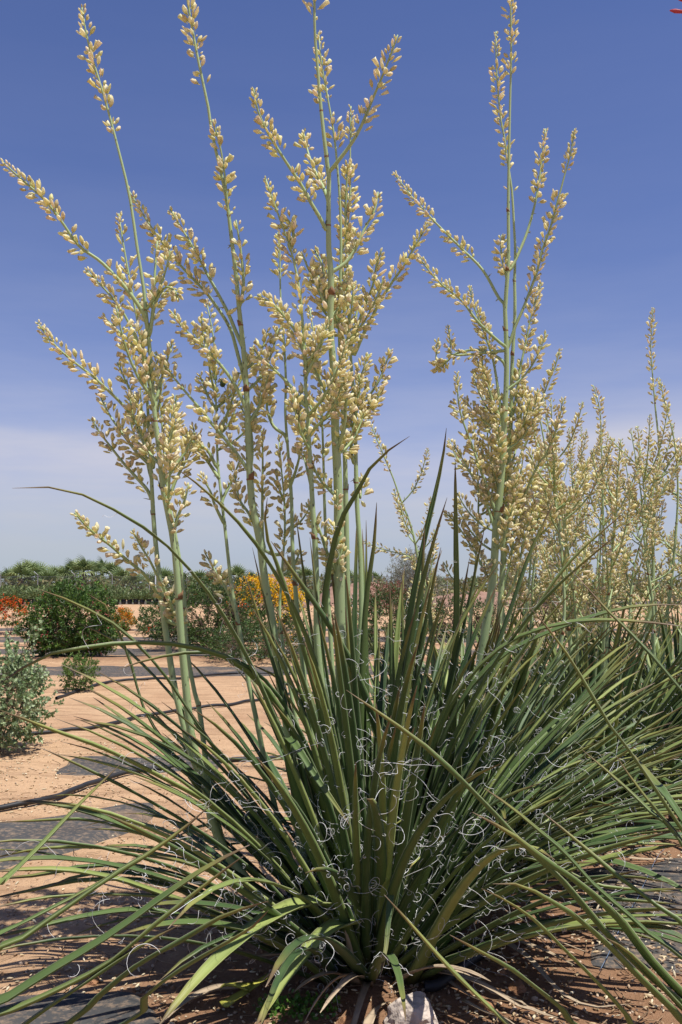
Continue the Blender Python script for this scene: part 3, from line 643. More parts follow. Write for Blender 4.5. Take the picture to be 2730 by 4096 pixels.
# traced leaves of the big plant (photo pixels tip -> base)
TL = [
 ([(50, 1953), (240, 1955), (400, 2012), (600, 2130), (720, 2240), (850, 2400), (990, 2640), (1130, 2960), (1270, 3300)], -.55, .026),
 ([(-20, 2750), (160, 2635), (306, 2600), (485, 2578), (650, 2577), (800, 2600), (950, 2660), (1090, 2800), (1220, 3050), (1340, 3400)], -.4, .030),
 ([(470, 2680), (560, 2650), (700, 2620), (830, 2613), (960, 2650), (1090, 2760), (1220, 2980), (1330, 3300)], -.2, .028),
 ([(1640, 1745), (1560, 1800), (1480, 1880), (1425, 1985), (1370, 2080), (1335, 2200), (1305, 2400), (1290, 2750), (1330, 3300)], -.35, .027),
 ([(1822, 1840), (1826, 2000), (1832, 2400), (1825, 2700), (1812, 3000), (1760, 3400)], .05, .030),
 ([(1787, 1712), (1775, 1830), (1740, 2000), (1690, 2220), (1640, 2500), (1590, 2900), (1550, 3350)], .1, .030),
 ([(1085, 2165), (1187, 2312), (1295, 2472), (1385, 2619), (1461, 2791), (1530, 3000), (1580, 3300)], -.3, .026),
 ([(1790, 1990), (1730, 2200), (1680, 2400), (1620, 2750), (1560, 3200)], -.15, .032),
 ([(1508, 2010), (1500, 2180), (1470, 2400), (1455, 2700), (1450, 3200)], -.1, .027),
 ([(690, 1860), (850, 1990), (1000, 2150), (1130, 2350), (1240, 2600), (1330, 2950), (1400, 3350)], -.45, .027),
 ([(1070, 1990), (1060, 2130), (1120, 2300), (1200, 2560), (1290, 2900), (1370, 3300)], -.25, .030),
 ([(150, 2355), (290, 2410), (470, 2510), (640, 2680), (790, 2900), (1000, 3200), (1250, 3600)], -.3, .028),
 ([(350, 2375), (400, 2390), (460, 2500), (520, 2650), (580, 2850), (700, 3030), (900, 3300), (1200, 3600)], -.1, .026),
 ([(310, 2490), (450, 2560), (570, 2660), (700, 2800), (860, 3000), (1080, 3300)], .2, .024),
 ([(320, 2740), (480, 2830), (650, 2960), (850, 3110), (1050, 3300), (1280, 3600)], -.35, .028),
 ([(0, 2840), (200, 2920), (420, 3000), (640, 3110), (850, 3230), (1080, 3420), (1300, 3690)], -.5, .028),
 ([(150, 2985), (350, 3080), (550, 3180), (800, 3330), (1050, 3520), (1280, 3740)], -.3, .027),
 ([(40, 3202), (230, 3222), (420, 3275), (650, 3370), (900, 3480), (1150, 3640), (1330, 3780)], -.25, .032),
 ([(0, 3290), (150, 3285), (330, 3280), (480, 3310), (700, 3380), (950, 3500), (1200, 3680)], .0, .027),
 ([(-60, 3440), (180, 3395), (420, 3395), (650, 3425), (900, 3500), (1150, 3640), (1330, 3780)], -.1, .031),
 ([(-60, 3490), (200, 3480), (430, 3510), (640, 3580), (850, 3660), (1050, 3760), (1250, 3850)], -.45, .036),
 ([(-60, 3520), (150, 3505), (350, 3470), (550, 3470), (800, 3540), (1050, 3680), (1250, 3800)], -.35, .034),
 ([(-60, 3600), (100, 3570), (330, 3525), (600, 3530), (850, 3620), (1100, 3750)], -.2, .029),
 ([(-60, 3640), (200, 3590), (450, 3580), (700, 3600), (950, 3690), (1180, 3800)], -.5, .026),
 ([(-50, 3760), (200, 3700), (440, 3650), (640, 3650), (900, 3720), (1150, 3830)], -.4, .030),
 ([(630, 4110), (780, 3935), (900, 3816), (996, 3733), (1091, 3670), (1187, 3625), (1283, 3616), (1372, 3650), (1440, 3760)], -.75, .050),
 ([(1020, 4110), (1091, 4000), (1155, 3905), (1219, 3822), (1283, 3752), (1346, 3708), (1423, 3688), (1487, 3701), (1530, 3770)], -.65, .046),
 ([(1800, 3330), (1700, 3400), (1620, 3480), (1560, 3600), (1520, 3750)], -.3, .030),
 ([(1520, 3910), (1545, 3780), (1560, 3600), (1590, 3470), (1615, 3405), (1600, 3440), (1580, 3600), (1560, 3750)], -.45, .022),
 ([(1400, 3300), (1330, 3200), (1260, 3100), (1190, 2990), (1150, 2960), (1180, 3150), (1300, 3500)], -.4, .026),
 ([(2730, 2420), (2560, 2425), (2400, 2460), (2200, 2530), (2020, 2620), (1880, 2760), (1760, 3000), (1650, 3350)], -.15, .030),
 ([(2730, 2505), (2500, 2485), (2300, 2490), (2100, 2540), (1950, 2640), (1820, 2800), (1720, 3050), (1630, 3400)], -.3, .032),
 ([(2500, 2050), (2300, 2230), (2150, 2430), (2000, 2700), (1860, 2980), (1720, 3300), (1620, 3600)], -.05, .028),
 ([(2220, 2000), (2130, 2200), (2060, 2400), (1960, 2680), (1830, 2980), (1700, 3350)], .1, .028),
 ([(2480, 2130), (2250, 2330), (2080, 2520), (1920, 2760), (1780, 3050), (1670, 3400)], -.3, .026),
 ([(2730, 3250), (2500, 3290), (2250, 3370), (2000, 3470), (1820, 3600), (1700, 3750)], -.15, .032),
 ([(2730, 3380), (2500, 3420), (2250, 3490), (2000, 3590), (1800, 3700)], -.35, .035),
 ([(2730, 3620), (2450, 3600), (2200, 3590), (1980, 3630), (1800, 3740)], -.3, .034),
 ([(2730, 3720), (2450, 3700), (2200, 3710), (2000, 3740), (1850, 3810)], -.45, .040),
 ([(2650, 3010), (2450, 3060), (2250, 3160), (2060, 3290), (1880, 3460), (1740, 3650)], -.1, .040),
 ([(2730, 2980), (2480, 3100), (2250, 3260), (2040, 3430), (1860, 3620)], -.3, .030),
 ([(2730, 3570), (2520, 3560), (2380, 3540), (2200, 3460), (1990, 3420), (1850, 3420), (1740, 3460), (1660, 3560)], -.2, .028),
]
for pts, dY, W in TL:
    main.px_leaf(pts, MY + random.uniform(-.04, .04), MY + dY, W * 1.15, random.uniform(-.5, .5), 10, seed=(.93 if W > .0385 else random.uniform(.55, .95) if min(q_[0] for q_ in pts) < 100 or max(q_[0] for q_ in pts) > 2500 else random.uniform(.2, .8)))  # sunlight put into the colour: outer and broad arching leaves get paler greens
UP = [(1465, 2080), (1450, 2115), (1430, 2060), (1700, 2105), (1765, 2190), (1185, 2070), (1240, 2150), (1610, 2280), (1560, 2330), (1790, 2330), (1715, 2390), (980, 2300), (1100, 2420), (1320, 2240), (1010, 2190), (1640, 2420), (1880, 2230), (1940, 2110), (1050, 2500), (1150, 2560), (1230, 2450), (1420, 2480), (1520, 2520), (1660, 2560), (1760, 2500), (1850, 2450), (960, 2620)]
for x_, y_ in UP:
    bx_ = 1490 + (x_ - 1450) * .28 + random.uniform(-60, 60); w1 = random.uniform(-40, 40)
    pts = [(x_ + (bx_ - x_) * t + w1 * math.sin(t * 3.1), y_ + (3500 - y_) * t) for t in (0, .15, .35, .6, .85, 1)]
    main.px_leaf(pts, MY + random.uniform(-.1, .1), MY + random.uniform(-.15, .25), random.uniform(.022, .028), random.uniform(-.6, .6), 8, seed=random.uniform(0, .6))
def rosette(pl, n, Lr, rad=.16, nf=5, Wr=(.024, .036), avoid=None, k=13, az_range=(0, 2 * math.pi), up=1.0):
    cnt = 0
    while cnt < n:
        u = random.random(); az = random.uniform(*az_range); r = rad * (0.15 + .85 * u) * random.uniform(.5, 1); lean = u ** .85
        b = pl.c + np.array([math.sin(az + random.uniform(-.5, .5)) * r, math.cos(az + random.uniform(-.5, .5)) * r, 0]); b[2] = gz(b[0], b[1]) - .005
        th0 = R(2 + 58 * lean * up + random.uniform(-4, 6)); bend = R(random.uniform(6, 30) + 52 * lean * random.random())
        ln = random.uniform(*Lr) * (1.0 - .10 * lean)
        c = auto_leaf(b, az, th0, bend, ln, random.uniform(1.2, 2.2))
        if avoid and avoid(c): continue
        pl.leaf(c, random.uniform(*Wr), random.uniform(-.6, .6), nf, k=k); cnt += 1
def topix(p):
    d = Vector(p) - Vector((0, 0, CAM_H)); y = d.y * cp + d.z * sp; z = -d.y * sp + d.z * cp
    return 1365 + d.x / y * F, 2048 - z / y * F, y
pl_front = mc.y - .30
def av_main(c):
    x, y, d = topix(c[-1])
    if c[-1][1] < 1.35 or d < 1.3: return True          # would reach the lens
    if x < 1000 and y < 2500 + random.uniform(-200, 300): return True
    if y < 2000 + random.uniform(-60, 400): return True
    if y > 4300: return True
    if c[-1][1] < pl_front and abs(c[-1][0] - mc.x) < .42 and c[-1][2] < .62 and random.random() < .75: return True
    return False
rosette(main, 222, (.80, 1.26), .20, 11, (.022, .033), av_main)
for i in range(9):
    az = random.uniform(1.9, 4.4); b = main.c + np.array([math.sin(az) * .16, math.cos(az) * .16, 0])
    c = auto_leaf(b, az, R(random.uniform(45, 80)), R(random.uniform(30, 70)), random.uniform(.3, .6), 1.2)
    me, _, _ = leaf_mesh(c, .018, side_for(c), random.uniform(-1.5, 1.5), .5); o = main.child('leaf', me, M['dry']); o['label'] = 'dry straw coloured dead leaf'
main.finish()

# ================================================================== the plant behind it with the tall twin stalk
p2 = Plant((.42, 3.42), 'tall hesperaloe with twin thick pale stalks just behind the large plant', nbud=300)
Q = {}
Q[1] = stalk_px(p2, [(1800, 3300), (1870, 3000), (1905, 2760), (1934, 2574), (1949, 2478), (1969, 2350), (1979, 2242), (1984, 2128), (1999, 2000), (2013, 1830), (2017, 1690), (2026, 1542), (2027, 1383), (2021, 1223), (2030, 1128), (2035, 1000), (2034, 830), (2036, 670), (2039, 510), (2042, 383), (2045, 255), (2046, 128), (2042, 0), (2038, -90)],
    -.1, 0, .0185, .0045, (.41, .52, .60, .68, .75), [
    [(2036, 1383), (2062, 1306), (2093, 1236), (2125, 1153), (2150, 1083), (2170, 1000), (2202, 912), (2234, 797), (2259, 702), (2285, 606), (2299, 515), dict(f=.25)],
    [(2040, 1085), (2081, 1000), (2113, 918), (2145, 797), (2164, 676), (2172, 606), (2184, 515), dict(f=.5, dens=1.2)],
    [(2022, 1220), (1995, 1190), (1932, 1080), (1845, 992), (1741, 888), (1645, 783), (1577, 692), dict(f=.35)],
    [(2026, 1385), (2010, 1378), (1915, 1290), (1845, 1200), (1758, 1130), (1668, 1020), dict(f=.4)],
    [(2016, 1690), (2004, 1638), (1991, 1542), (1972, 1434), (1947, 1357), (1921, 1287), (1896, 1223), (1880, 1145), dict(f=.45, dens=1.4)],
    [(2012, 1445), (1966, 1415), (1915, 1399), (1857, 1405), (1815, 1420), (1785, 1450), (1755, 1470), (1745, 1440), (1752, 1357), dict(f=.55, dens=1.6)],
    [(1815, 1420), (1805, 1380), (1798, 1340), (1793, 1302), dict(f=.05, size=.017)],
    [(1985, 2050), (1947, 1944), (1915, 1855), (1883, 1765), (1858, 1700), (1840, 1640), (1832, 1574), (1829, 1491), dict(f=.1, dens=1.4)],
    [(2010, 1690), (1972, 1606), (1953, 1542), (1934, 1478), (1928, 1408), dict(f=.1, dens=1.3)],
    [(1975, 2100), (1940, 2000), (1896, 1918), (1858, 1848), (1819, 1784), dict(f=.05, dens=1.3)],
    [(1978, 2240), (1955, 2310), (1909, 2223), (1870, 2160), (1826, 2096), (1778, 2045), dict(f=.05, dens=1.3)],
    [(2030, 1128), (2015, 1060), (2005, 1000), (2008, 940), dict(f=.1)]], f0=.90)
fill(p2, *Q[1], 1.15, 1.8, 8, ln=(.14, .3), size=.022)
Q[2] = stalk_px(p2, [(1880, 3300), (1960, 2900), (1990, 2600), (2010, 2300), (2019, 2160), (2033, 2000), (2037, 1829), (2046, 1638), (2050, 1446), (2061, 1255), (2059, 1128), (2062, 1000), (2056, 890), (2049, 765), (2030, 640), (2017, 542), (2004, 478), (1992, 350), (1986, 255), (1985, 126)], .06, .05, .0145, .0032, (.48, .6, .7), [
    [(2048, 1680), (2068, 1570), (2080, 1480), (2100, 1390), (2120, 1290), (2140, 1210), (2165, 1130), dict(f=.05, dens=1.7)],
    [(2046, 1990), (2068, 1893), (2081, 1829), (2113, 1752), (2138, 1676), (2164, 1612), (2189, 1542), (2221, 1465), (2241, 1395), dict(f=.4)],
    [(2050, 2100), (2100, 1982), (2125, 1918), (2157, 1855), (2189, 1810), (2221, 1733), (2240, 1670), (2253, 1593), dict(f=.25)],
    [(2010, 2420), (2062, 2319), (2087, 2210), (2113, 2096), (2144, 2000), dict(f=.05, dens=1.6)],
    [(2012, 2360), (2040, 2250), (2060, 2120), (2080, 2000), (2100, 1900), dict(f=.05, dens=1.6)], [(2040, 1800), (2075, 1720), (2090, 1620), (2095, 1530), dict(f=.05, dens=1.6)]], f0=.80)
fill(p2, *Q[2], 1.1, 1.75, 14, ln=(.14, .3), size=.022, dens=1.4)
Q[3] = stalk_px(p2, [(2100, 3100), (2200, 2800), (2255, 2500), (2253, 2290), (2240, 2160), (2221, 2000), (2202, 1906), (2189, 1829), (2173, 1740), (2157, 1663), (2125, 1593), (2094, 1536)], .15, .1, .0095, .003, (.5, .7), [], f0=.93)
fill(p2, *Q[3], 1.0, 1.5, 9, ln=(.12, .25))
for pts in ([(1850, 3200), (1900, 2800), (1960, 2400), (1975, 2100), (1963, 1861), (1953, 1765), (1944, 1640), (1930, 1560)], [(1830, 3200), (1860, 2700), (1900, 2300), (1915, 2000), (1905, 1800), (1890, 1650)], [(1950, 3200), (2050, 2800), (2110, 2400), (2130, 2100), (2120, 1900)]):
    q = stalk_px(p2, pts, .3, .1, .009, .0025, (.6,), [], f0=.78); fill(p2, *q, .95, 1.6, 7, ln=(.12, .26), dens=1.3)
q = stalk_px(p2, [(1840, 3200), (1900, 2900), (1960, 2720), (1990, 2600), (2005, 2500)], -.25, -.1, .007, .003, (), [], f0=.55, size=.024)
def av2(c):
    x, y, d = topix(c[-1]); return (y < 2150 + random.uniform(-100, 350)) or (x < 1500 and random.random() < .7)
rosette(p2, 190, (.8, 1.2), .2, 4, (.025, .034), av2, 11)
p2.finish()

# ================================================================== the row beyond
def far_plant(center, label, nst, h, nleaf, nbud, nbr=9, Lr=(.8, 1.15), lean=.22, low=True, traced=()):
    pl = Plant(center, label, low=low, nbud=nbud)
    for i in range(nst):
        az = random.uniform(0, 6.28); r = random.uniform(.02, .16); ln = random.uniform(.02, lean); hh = random.uniform(*h)
        b = pl.c + np.array([math.sin(az) * r, math.cos(az) * r, 0]); b[2] = gz(b[0], b[1])
        pts = [b]
        for j in range(1, 7):
            t = j / 6; pts.append(b + np.array([math.sin(az) * ln * hh * t ** 1.4 + random.uniform(-.012, .012), math.cos(az) * ln * hh * t ** 1.4 + random.uniform(-.012, .012), hh * t]))
        o, cc = pl.stalk(pts, random.uniform(.010, .0145), .003, random.uniform(.78, .88), .019, (.45, .6, .75))
        fill(pl, o, cc, hh * .40, hh * .86, nbr, (.18, .45), (.8, 2.0), .020, .18, 1.1, .0045)
    for pts, br in traced:
        o, cc = stalk_px(pl, pts, 0, 0, .013, .003, (.5, .65, .8), br, f0=.80, size=.021)
        fill(pl, o, cc, cc[-1][2] * .40, cc[-1][2] * .72, 7, (.18, .4), (.8, 2.0), .020, .15, 1.1, .0045)
    rosette(pl, nleaf, Lr, .2, 2, (.024, .034), None, 9); pl.finish(); return pl
far_plant((1.16, 4.35), 'hesperaloe beside the tall twin stalk plant, dense with pale yellow spikes', 6, (1.55, 1.95), 230, 300, 10,
    traced=[([(2330, 3000), (2400, 2600), (2415, 2300), (2412, 2000), (2406, 1760), (2400, 1640), (2373, 1540)], [])])
far_plant((1.72, 4.75), 'hesperaloe with one bare tall stalk rising far above its spikes', 4, (1.5, 1.9), 220, 250, 9,
    traced=[([(2560, 2800), (2590, 2510), (2613, 2357), (2613, 2128), (2629, 1957), (2638, 1800), (2623, 1638), (2610, 1485), (2604, 1383), (2613, 1230)], [[(2628, 1950), (2570, 1880), (2500, 1815), (2430, 1745), dict(f=.2)], [(2632, 1940), (2680, 1850), (2730, 1780), (2770, 1720)]]),
            ([(2650, 2700), (2690, 2300), (2710, 2050), (2712, 1925), (2706, 1830), (2693, 1733), (2667, 1638), (2638, 1510)], [])])
far_plant((2.15, 5.9), 'hesperaloe at the far end of the row behind the bare tall stalk', 6, (1.6, 2.1), 130, 120, 9)
far_plant((1.75, 6.6), 'hesperaloe far back in the row with slender flower spikes', 7, (1.7, 2.3), 100, 120, 8)
far_plant((1.05, 5.6), 'hesperaloe half hidden behind the tall twin stalk plant', 4, (1.5, 1.9), 160, 120, 8)
pl = far_plant((.36, 5.15), 'small hesperaloe with one thin leaning spike behind the large plant', 0, (1.2, 1.5), 80, 100, 6, (.6, .9), traced=[
    ([(1660, 2900), (1690, 2500), (1680, 2300), (1665, 2190), (1640, 2090), (1602, 1995), (1576, 1918), (1544, 1842), (1512, 1765), (1474, 1676), (1432, 1605)], [[(1690, 2450), (1720, 2300), (1735, 2200), (1740, 2120)]]),
    ([(1650, 2900), (1690, 2600), (1710, 2480), (1700, 2330), (1640, 2230), (1580, 2210), (1510, 2190), (1455, 2165)], [])])

# plants standing just outside the frame on either side, whose leaves reach in
pr = Plant((.98, 1.86), 'hesperaloe beside the dark ground cloth whose long leaves cross before the others', nbud=40, pink=True)
PR = [([(1385, 2760), (1540, 2872), (1700, 2990), (1920, 3200), (2049, 3340), (2176, 3460), (2272, 3555), (2430, 3746), (2623, 3935), (2800, 4080)], 1.75, .036),
 ([(2330, 3000), (2495, 3147), (2623, 3274), (2760, 3440)], 1.95, .026), ([(2495, 2980), (2620, 3134), (2760, 3330)], 2.05, .034), ([(2463, 3020), (2534, 3128), (2623, 3242), (2780, 3440)], 1.85, .024),
 ([(1928, 3147), (2049, 3236), (2176, 3344), (2272, 3427), (2368, 3536), (2527, 3676), (2623, 3765), (2780, 3890)], 1.8, .026),
 ([(2170, 3249), (2272, 3338), (2368, 3421), (2463, 3504), (2559, 3574), (2655, 3650), (2800, 3770)], 1.9, .028),
 ([(1890, 3249), (2049, 3344), (2176, 3446), (2304, 3530), (2400, 3612), (2480, 3690), (2600, 3850), (2780, 4040)], 1.65, .034),
 ([(1928, 3555), (2017, 3600), (2113, 3663), (2176, 3720), (2272, 3816), (2368, 3912), (2495, 4050), (2600, 4180)], 1.55, .020),
 ([(1800, 3740), (1921, 3810), (2036, 3874), (2145, 3957), (2240, 4033), (2400, 4160)], 1.5, .024),
 ([(1972, 3536), (2081, 3542), (2176, 3593), (2272, 3650), (2336, 3700), (2431, 3785), (2559, 3918), (2690, 4046), (2760, 4120)], 1.6, .028),
 ([(1538, 3580), (1633, 3689), (1760, 3835), (1856, 3937), (1920, 3995), (2040, 4110), (2200, 4230)], 1.55, .024),
 ([(2285, 2280), (2431, 2446), (2559, 2574), (2700, 2735), (2850, 2930), (2950, 3200)], 2.0, .026), ([(2125, 2434), (2227, 2561), (2304, 2676), (2431, 2893), (2527, 3020), (2730, 3330), (2850, 3550)], 1.8, .026),
 ([(2420, 3750), (2500, 3800), (2600, 3900), (2730, 4040), (2850, 4150)], 1.7, .030)]
for pts, Yt, W in PR: pr.px_leaf(pts, 1.80, Yt, W, random.uniform(-.4, .4), 1, seed=random.uniform(.5, .95))
def av_r(c):
    for p in c:
        x, y, d = topix(p)
        if -400 < x < 2790 or p[1] < .9 : return True
    return False
rosette(pr, 34, (.7, 1.0), .14, 2, (.024, .034), av_r, 10, (0.35, 2.6))
st = [np.array((1.0, 1.86, 0)), np.array((.95, 1.85, .8)), np.array((.86, 1.83, 1.6)), np.array((.775, 1.82, 2.1)), np.array((.735, 1.82, 2.22))]
o, cc = pr.stalk(st, .012, .003, .9, .020, (.5, .7)); 
for px_, py_ in ((2702, 48), (2732, 2)):
    p = np.array(P(px_ + 34, py_, 1.82)); pr.buds.append((p, np.array([-1, 0, .12]), .024, 1, 0, o))
pr.nbud = 0; pr.finish()
pleft = Plant((-.98, 1.72), 'hesperaloe beside the sand whose long leaves lean in towards the large plant', nbud=0)
PLv = [([(848, 3217), (733, 3319), (574, 3434), (446, 3510), (319, 3600), (191, 3689), (64, 3778), (-60, 3860)], 1.75, .034),
 ([(1000, 3380), (850, 3460), (720, 3545), (560, 3660), (400, 3770), (200, 3890), (0, 4020), (-80, 4070)], 1.7, .030),
 ([(980, 3420), (800, 3560), (600, 3720), (430, 3860), (200, 3980), (20, 4060), (-100, 4120)], 1.6, .030),
 ([(720, 3700), (560, 3790), (380, 3910), (200, 4030), (60, 4130)], 1.6, .026),
 ([(1075, 3605), (900, 3665), (740, 3760), (560, 3860), (400, 3990), (250, 4120)], 1.5, .028),
 ([(1075, 3642), (1000, 3720), (860, 3800), (680, 3910), (560, 4010), (440, 4130)], 1.45, .026),
 ([(480, 3060), (300, 3240), (150, 3400), (0, 3540), (-80, 3620)], 1.9, .022), ([(550, 3440), (350, 3560), (200, 3640), (0, 3740), (-90, 3790)], 1.8, .020)]
for pts, Yt, W in PLv: pleft.px_leaf(pts, 1.66, Yt, W, random.uniform(-.4, .4), 1, seed=random.uniform(.5, .95))
def av_l(c):
    for p in c:
        x, y, d = topix(p)
        if -60 < x < 3200 or p[1] < .8: return True
    return False
rosette(pleft, 30, (.7, 1.0), .14, 1, (.024, .034), av_l, 10, (3.6, 6.0)); pleft.finish()

# ------------------------------------------------------------------ shrubs
def leaf_quads(mb, p, d, L_, W_, col, droop=0.0):
    """folded pointed leaf of four triangles"""
    d = d / (np.linalg.norm(d) + 1e-9); s = np.cross(d, rng.normal(0, 1, 3)); s /= np.linalg.norm(s) + 1e-9; n = np.cross(d, s)
    a = p; b = p + d * L_ * .5 + s * W_ * .5 + n * W_ * .16; c = p + d * L_ + n * droop * L_; e_ = p + d * L_ * .5 - s * W_ * .5 + n * W_ * .16
    m_ = p + d * L_ * .5
    mb.add([a, b, c, e_, m_], [(0, 1, 4), (1, 2, 4), (2, 3, 4), (3, 0, 4)], col)
def shrub(name, label, base, rx, h, n_tw, per, L_, W_, cols, flowers=None, ry=None, zc=.52, gap=.35, stems=7, shoots=0, jag=.25, sparse=0.0, zmin=.06):
    """woody stems, twigs ending in leaf sprays; crown outline broken up by noise"""
    x, y = base[0], base[1]; z0 = gz(x, y); root = empty(name, (x, y, z0)); tag(root, label, 'shrub'); ry = ry or rx
    st = MB(); fo = MB(); fl = MB(); sd_ = random.random() * 50
    hubs = []
    for i in range(stems):
        a = 6.28 * i / stems + random.uniform(-.3, .3); q = np.array([math.sin(a) * rx * .45, math.cos(a) * ry * .45, h * random.uniform(.35, .6)])
        m_ = q * .5 + np.array([0, 0, -.06 * h]) ; tube(st, resample([(0, 0, -.02), tuple(m_), tuple(q)], 7), np.linspace(.016, .006, 7) * max(.4, rx), 5); hubs.append(q)
    for i in range(n_tw):
        u = rng.normal(0, 1, 3); u /= np.linalg.norm(u)
        rr = 1 + jag * mnoise.noise(Vector(u * 2.1) + Vector((sd_, 0, 0))) + jag * .6 * mnoise.noise(Vector(u * 5.3) + Vector((0, sd_, 0)))
        dep = 1 - gap * random.random() ** 2
        p = np.array([u[0] * rx, u[1] * ry, h * zc + u[2] * h * (1 - zc if u[2] > 0 else zc)]) * np.array([rr * dep, rr * dep, 1]); p[2] = h * zc + (p[2] - h * zc) * rr * dep
        if p[2] < zmin * h: p[2] = zmin * h + random.random() * .1 * h
        if random.random() < sparse * (1 - p[2] / h): continue
        hb = min(hubs, key=lambda q: np.linalg.norm(q - p)); d = p - hb; ln = np.linalg.norm(d); d /= ln + 1e-9
        d = d + np.array([0, 0, .45]); d /= np.linalg.norm(d)
        tl = random.uniform(.10, .22) * max(rx, .35); t0 = p - d * tl
        if i % 3 == 0: tube(st, [hb, (hb + t0) / 2 + rng.normal(0, .02, 3), t0, p], [.005 * rx, .004 * rx, .003 * rx, .0015 * rx], 3)
        cl_ = cols[random.randrange(len(cols))]; cl_ = np.array(cl_) * random.uniform(.75, 1.25)
        for j in range(per):
            t = random.random() ** .7; q = t0 + d * tl * (.2 + 1.0 * t); dd = d * random.uniform(.2, 1.1) + rng.normal(0, .75, 3)
            leaf_quads(fo, q, dd, L_ * random.uniform(.6, 1.3), W_ * random.uniform(.7, 1.2), cl_ * random.uniform(.8, 1.2), random.uniform(-.15, .1))
        if flowers and random.random() < flowers['p'] * (1.0 if p[2] > flowers.get('zmin', 0) * h else .12):
            fc = np.array(random.choice(flowers['cols']))
            for j in range(flowers['n']):
                q = p + d * tl * .4 + rng.normal(0, flowers['r'], 3); leaf_quads(fl, q, rng.normal(0, 1, 3) + d * .7, flowers['L'], flowers['W'], fc * random.uniform(.75, 1.2))
    for i in range(shoots):
        a = random.uniform(0, 6.28); e_ = np.array([math.sin(a) * rx * random.uniform(.6, 1.3), math.cos(a) * ry * .8, h * random.uniform(.95, 1.25)]); s0 = np.array([e_[0] * .5, e_[1] * .5, h * .6])
        cc = resample([s0, (s0 + e_) / 2 + np.array([0, 0, .05 * h]), e_], 9); tube(st, cc, np.linspace(.005, .002, 9) * rx, 4)
        for q in cc[2:]:
            for k in range(3): leaf_quads(fo, q, rng.normal(0, 1, 3) + np.array([0, 0, .3]), L_, W_, np.array(cols[0]) * random.uniform(.9, 1.2))
    link('stems', st.mesh('stems'), M['bark'], root)
    tag(link('foliage', fo.mesh('foliage', False), M['foliage'], root), kind='stuff')
    if fl.V: tag(link('flowers', fl.mesh('flowers', False), M['petal'], root), kind='stuff')
    return root
GR = [(.085, .165, .024), (.058, .122, .020), (.125, .220, .034), (.042, .088, .018)]
GD = [(.052, .098, .020), (.066, .125, .024), (.036, .070, .016), (.092, .152, .032)]
GG = [(.31, .40, .20), (.25, .34, .16), (.38, .46, .26), (.17, .25, .10)]
OR = [(.75, .13, .02), (.80, .22, .03), (.70, .08, .02)]
def gb(px, py): v = G(px, py); return (v.x, v.y)
shrub('rounded_shrub', 'large rounded green shrub with scattered dull red flowers behind the small bush', gb(292, 2632), .70, 1.08, 2100, 9, .055, .021, GR, dict(p=.06, cols=[(.35, .07, .06), (.42, .12, .10)], n=5, r=.02, L=.03, W=.02), stems=9, jag=.30, zc=.42, zmin=.01)
shrub('grey_shrub', 'pale grey green small leaved shrub beside the sand and hoses', gb(-20, 3010), .35, .72, 900, 9, .026, .021, GG, stems=8, shoots=16, jag=.35, zc=.5, gap=.5)
shrub('small_shrub', 'small bright green bush growing beside the irrigation hose', gb(312, 2768), .19, .37, 330, 9, .030, .011, [(.11, .19, .035), (.085, .16, .03), (.14, .22, .05)], stems=6, jag=.35)
shrub('orange_shrub', 'taller shrub with large orange red flower heads by the sand strip', gb(40, 2540), .38, .80, 300, 8, .060, .022, GR, dict(p=.42, cols=OR, n=16, r=.035, L=.04, W=.03, zmin=.35), stems=5, jag=.45, sparse=.7, zmin=.25, zc=.6)
shrub('orange_shrub', 'low shrub with orange yellow flowers beside the rounded shrub', gb(488, 2524), .30, .52, 260, 8, .050, .018, [(.11, .19, .03), (.16, .21, .03)], dict(p=.5, cols=[(.80, .28, .02), (.75, .18, .02), (.75, .40, .04)], n=12, r=.03, L=.035, W=.026, zmin=.3), stems=5, jag=.45)
shrub('leaning_shrub', 'loose olive leaved shrub at the edge of the sand strip', gb(640, 2562), .50, .66, 420, 8, .060, .024, [(.10, .14, .035), (.13, .16, .045), (.08, .12, .03)], stems=6, jag=.5, sparse=.3)
shrub('wide_shrub', 'wide green shrub with orange blossoms on top beside the yellow flowers', gb(830, 2600), .95, 1.22, 1400, 8, .060, .020, GD, dict(p=.05, cols=OR, n=8, r=.03, L=.035, W=.025, zmin=.7), stems=9, jag=.35, zc=.42)
shrub('yellow_shrub', 'shrub covered in golden yellow flower clusters before the earth mound', gb(1075, 2565), .72, 1.20, 800, 8, .055, .018, GR, dict(p=.50, cols=[(.85, .50, .015), (.82, .42, .01), (.88, .60, .03)], n=20, r=.05, L=.045, W=.035, zmin=.62), stems=8, jag=.35, zc=.5)
shrub('low_shrub', 'low dark green bush in front of the yellow flowered shrub', gb(1030, 2650), .75, .55, 800, 8, .045, .014, GD, stems=7, jag=.4, zc=.4)
shrub('dark_shrub', 'dense dark green shrub seen between upright leaves beside the reddish bush', gb(1530, 2632), .66, 1.00, 1100, 8, .050, .016, GD, stems=8, jag=.35, zc=.42)
shrub('feathery_shrub', 'grey feathery tree like bush against the pale horizon', gb(1655, 2455), 1.05, 2.55, 900, 7, .16, .022, [(.22, .24, .19), (.18, .21, .15), (.26, .27, .22)], stems=9, jag=.5, gap=.8, zc=.55)
shrub('reddish_shrub', 'reddish twiggy bush in front of the red earth mound', gb(1545, 2462), .85, 1.25, 420, 7, .12, .03, [(.26, .10, .07), (.22, .12, .07), (.12, .13, .04)], stems=8, jag=.5, gap=.6)
shrub('rounded_shrub', 'distant green shrub beside the far end of the hesperaloe row', gb(1850, 2560), .9, .9, 700, 8, .06, .02, GD, stems=7, jag=.35, zc=.42)
